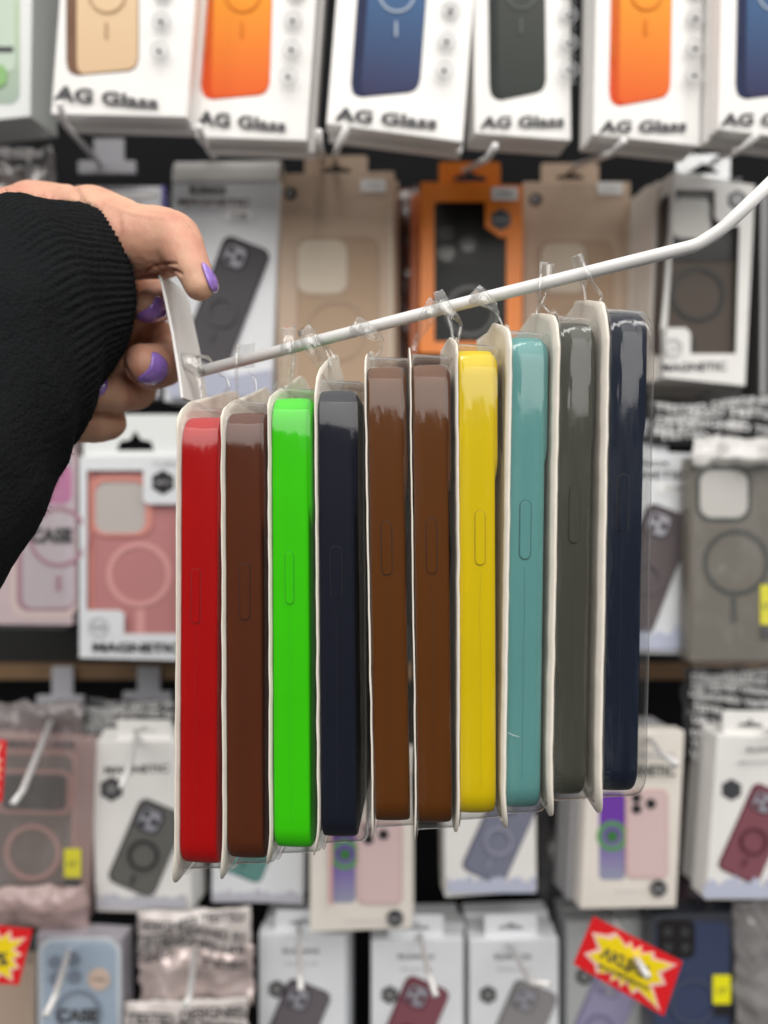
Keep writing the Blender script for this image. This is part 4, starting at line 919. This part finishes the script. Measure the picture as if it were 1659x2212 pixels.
# fingernails follow the finger surface
from mathutils.bvhtree import BVHTree
bv = BVHTree.FromPolygons([tuple(c) for c in co_], [tuple(p.vertices) for p in nm.polygons])
polish = mat('purple_nail_polish', (.34, .19, .66), .12, spec=.6, coat=.8, var=.12, scale=200)
def nail(pts, lift=.0006, D0=None):
    cu = sum(p[0] for p in pts)/len(pts); cv = sum(p[1] for p in pts)/len(pts)
    # densify outline
    q = []
    n = len(pts)
    for k in range(n):
        p0, p1, p2, p3 = pts[k-1], pts[k], pts[(k+1) % n], pts[(k+2) % n]
        for s in range(4):
            t = s/4; q.append(tuple(.5*((2*b_)+(-a_+c_)*t+(2*a_-5*b_+4*c_-d_)*t*t+(-a_+3*b_-3*c_+d_)*t**3) for a_, b_, c_, d_ in zip(p0, p1, p2, p3)))
    V, Fc, last = [], [], None
    def hit(u, v):
        d = P(u, v, 1).normalized(); h = bv.ray_cast(Vector((0, 0, 0)), d)
        return h[0].length if h[0] else None
    base = [hit(cu, cv)] ; base = base[0] or D0
    rings = [0, .3, .55, .78, .92, 1.0]
    ds = []
    for k in rings:
        for p in (q if k else [(cu, cv)]):
            u = cu+(p[0]-cu)*k; v = cv+(p[1]-cv)*k
            h = hit(u, v); h = h if h and abs(h-base) < .02 else base + .006*k*k
            h -= lift * (1 if k < .95 else .1)
            V.append(P(u, v, 1).normalized()*h)
    m_ = len(q)
    for k in range(m_): Fc.append((0, 1+k, 1+(k+1) % m_))
    for j in range(len(rings)-2):
        for k in range(m_): Fc.append((1+j*m_+k, 1+(j+1)*m_+k, 1+(j+1)*m_+(k+1) % m_, 1+j*m_+(k+1) % m_))
    o = link('fingernail', V, Fc, polish, hand, True); md = o.modifiers.new('s', 'SOLIDIFY'); md.thickness = .0005
    md = o.modifiers.new('m', 'SMOOTH'); md.iterations = 3
nail([(329, 761), (348, 768), (362, 788), (356, 818), (328, 830), (295, 822), (318, 802), (328, 780)])
nail([(338, 639), (356, 650), (362, 672), (348, 692), (322, 697), (298, 690), (296, 681), (318, 668), (332, 652)])
nail([(436, 566), (458, 586), (470, 610), (468, 629), (457, 628), (446, 600)], .0010)
nail([(212, 802), (227, 812), (232, 830), (223, 850), (206, 855), (200, 832)])

# sleeve
fleece = mat('black_fleece', (.011, .0118, .013), .95, spec=.06, bump=1, bscale=700)
rings_ = [ # centre u, v, D, radius px, image angle of the axis, depth tilt phi
 (176, 638, .318, 175, 14, 56), (170, 640, .316, 185, 14, 56), (154, 647, .312, 196, 15, 56), (108, 670, .305, 223, 20, 48), (62, 704, .297, 258, 27, 46), (8, 758, .288, 258, 32, 44), (-32, 820, .280, 262, 40, 42), (-80, 895, .27, 256, 50, 38), (-126, 970, .258, 254, 58, 36), (-212, 1075, .245, 258, 58, 35), (-340, 1215, .23, 300, 55, 35)]
V, Fc = [], []; NR = 420; NS = 90
def lerp_ring(t):
    x = t*(len(rings_)-1); k = min(int(x), len(rings_)-2); f_ = x-k
    p0, p1, p2, p3 = rings_[max(k-1, 0)], rings_[k], rings_[k+1], rings_[min(k+2, len(rings_)-1)]
    return [.5*((2*b_)+(-a_+c_)*f_+(2*a_-5*b_+4*c_-d_)*f_*f_+(-a_+3*b_-3*c_+d_)*f_**3) for a_, b_, c_, d_ in zip(p0, p1, p2, p3)]
SV = []
for j in range(NS+1):
    t = j/NS; u, v, D, rad, ang, phi = lerp_ring(t)
    c = P(u, v, D); e_ = Vector((math.cos(R(ang)), 0, math.sin(R(ang)))); n_ = Vector((0, 1, 0))
    p_ = Vector((math.sin(R(ang)), 0, -math.cos(R(ang)))); q_ = e_*math.sin(R(phi)) - n_*math.cos(R(phi)); rr = rad/F*D
    cuff = max(0, min(1, (.50 - t)/.06))
    for k in range(NR):
        th = 2*math.pi*k/NR; d = p_*math.cos(th)+q_*math.sin(th)
        rib = .0011*cuff*(abs(math.sin(th*46))**.7 - .6)
        pos = c + d*rr
        bulge = .0022*math.exp(-((t-.56)/.06)**2)
        wr = .0022*noise.noise(pos*28)*(1-cuff) + .0012*noise.noise(pos*60) + .0004*noise.noise(pos*400)
        edge = -.0022*math.exp(-t/.012)
        pos = pos + d*(rib+wr+bulge+edge); V.append(pos)
for j in range(NS):
    for k in range(NR): Fc.append((j*NR+k, j*NR+(k+1) % NR, (j+1)*NR+(k+1) % NR, (j+1)*NR+k))
sl = link('sleeve', V, Fc, fleece, hand, True); md = sl.modifiers.new('s', 'SOLIDIFY'); md.thickness = .002; md.offset = -1
# short fibres standing off the cloth
random.seed(3); FV, FF = [], []
for _ in range(26000):
    j = int(random.random()**1.3*(NS*.85)); k = random.randrange(NR); p = V[j*NR+k]
    if p.y > .36: continue
    cx = sum((V[j*NR+m] for m in (0, NR//4, NR//2, 3*NR//4)), Vector())/4; d = (p-cx).normalized()
    p = p + Vector((random.uniform(-1, 1), random.uniform(-1, 1), random.uniform(-1, 1)))*.0006
    tip = p + (d + Vector((random.uniform(-1, 1), random.uniform(-1, 1), random.uniform(-1, 1)))*.9)*random.uniform(.0004, .0013)
    s = d.cross(Vector((random.random(), random.random(), random.random()))).normalized()*.00007
    b = len(FV); FV += [p-s, p+s, tip]; FF.append((b, b+1, b+2))
fz = link('sleeve_fuzz', FV, FF, mat('black_fibre', (.018, .019, .021), .9), sl)
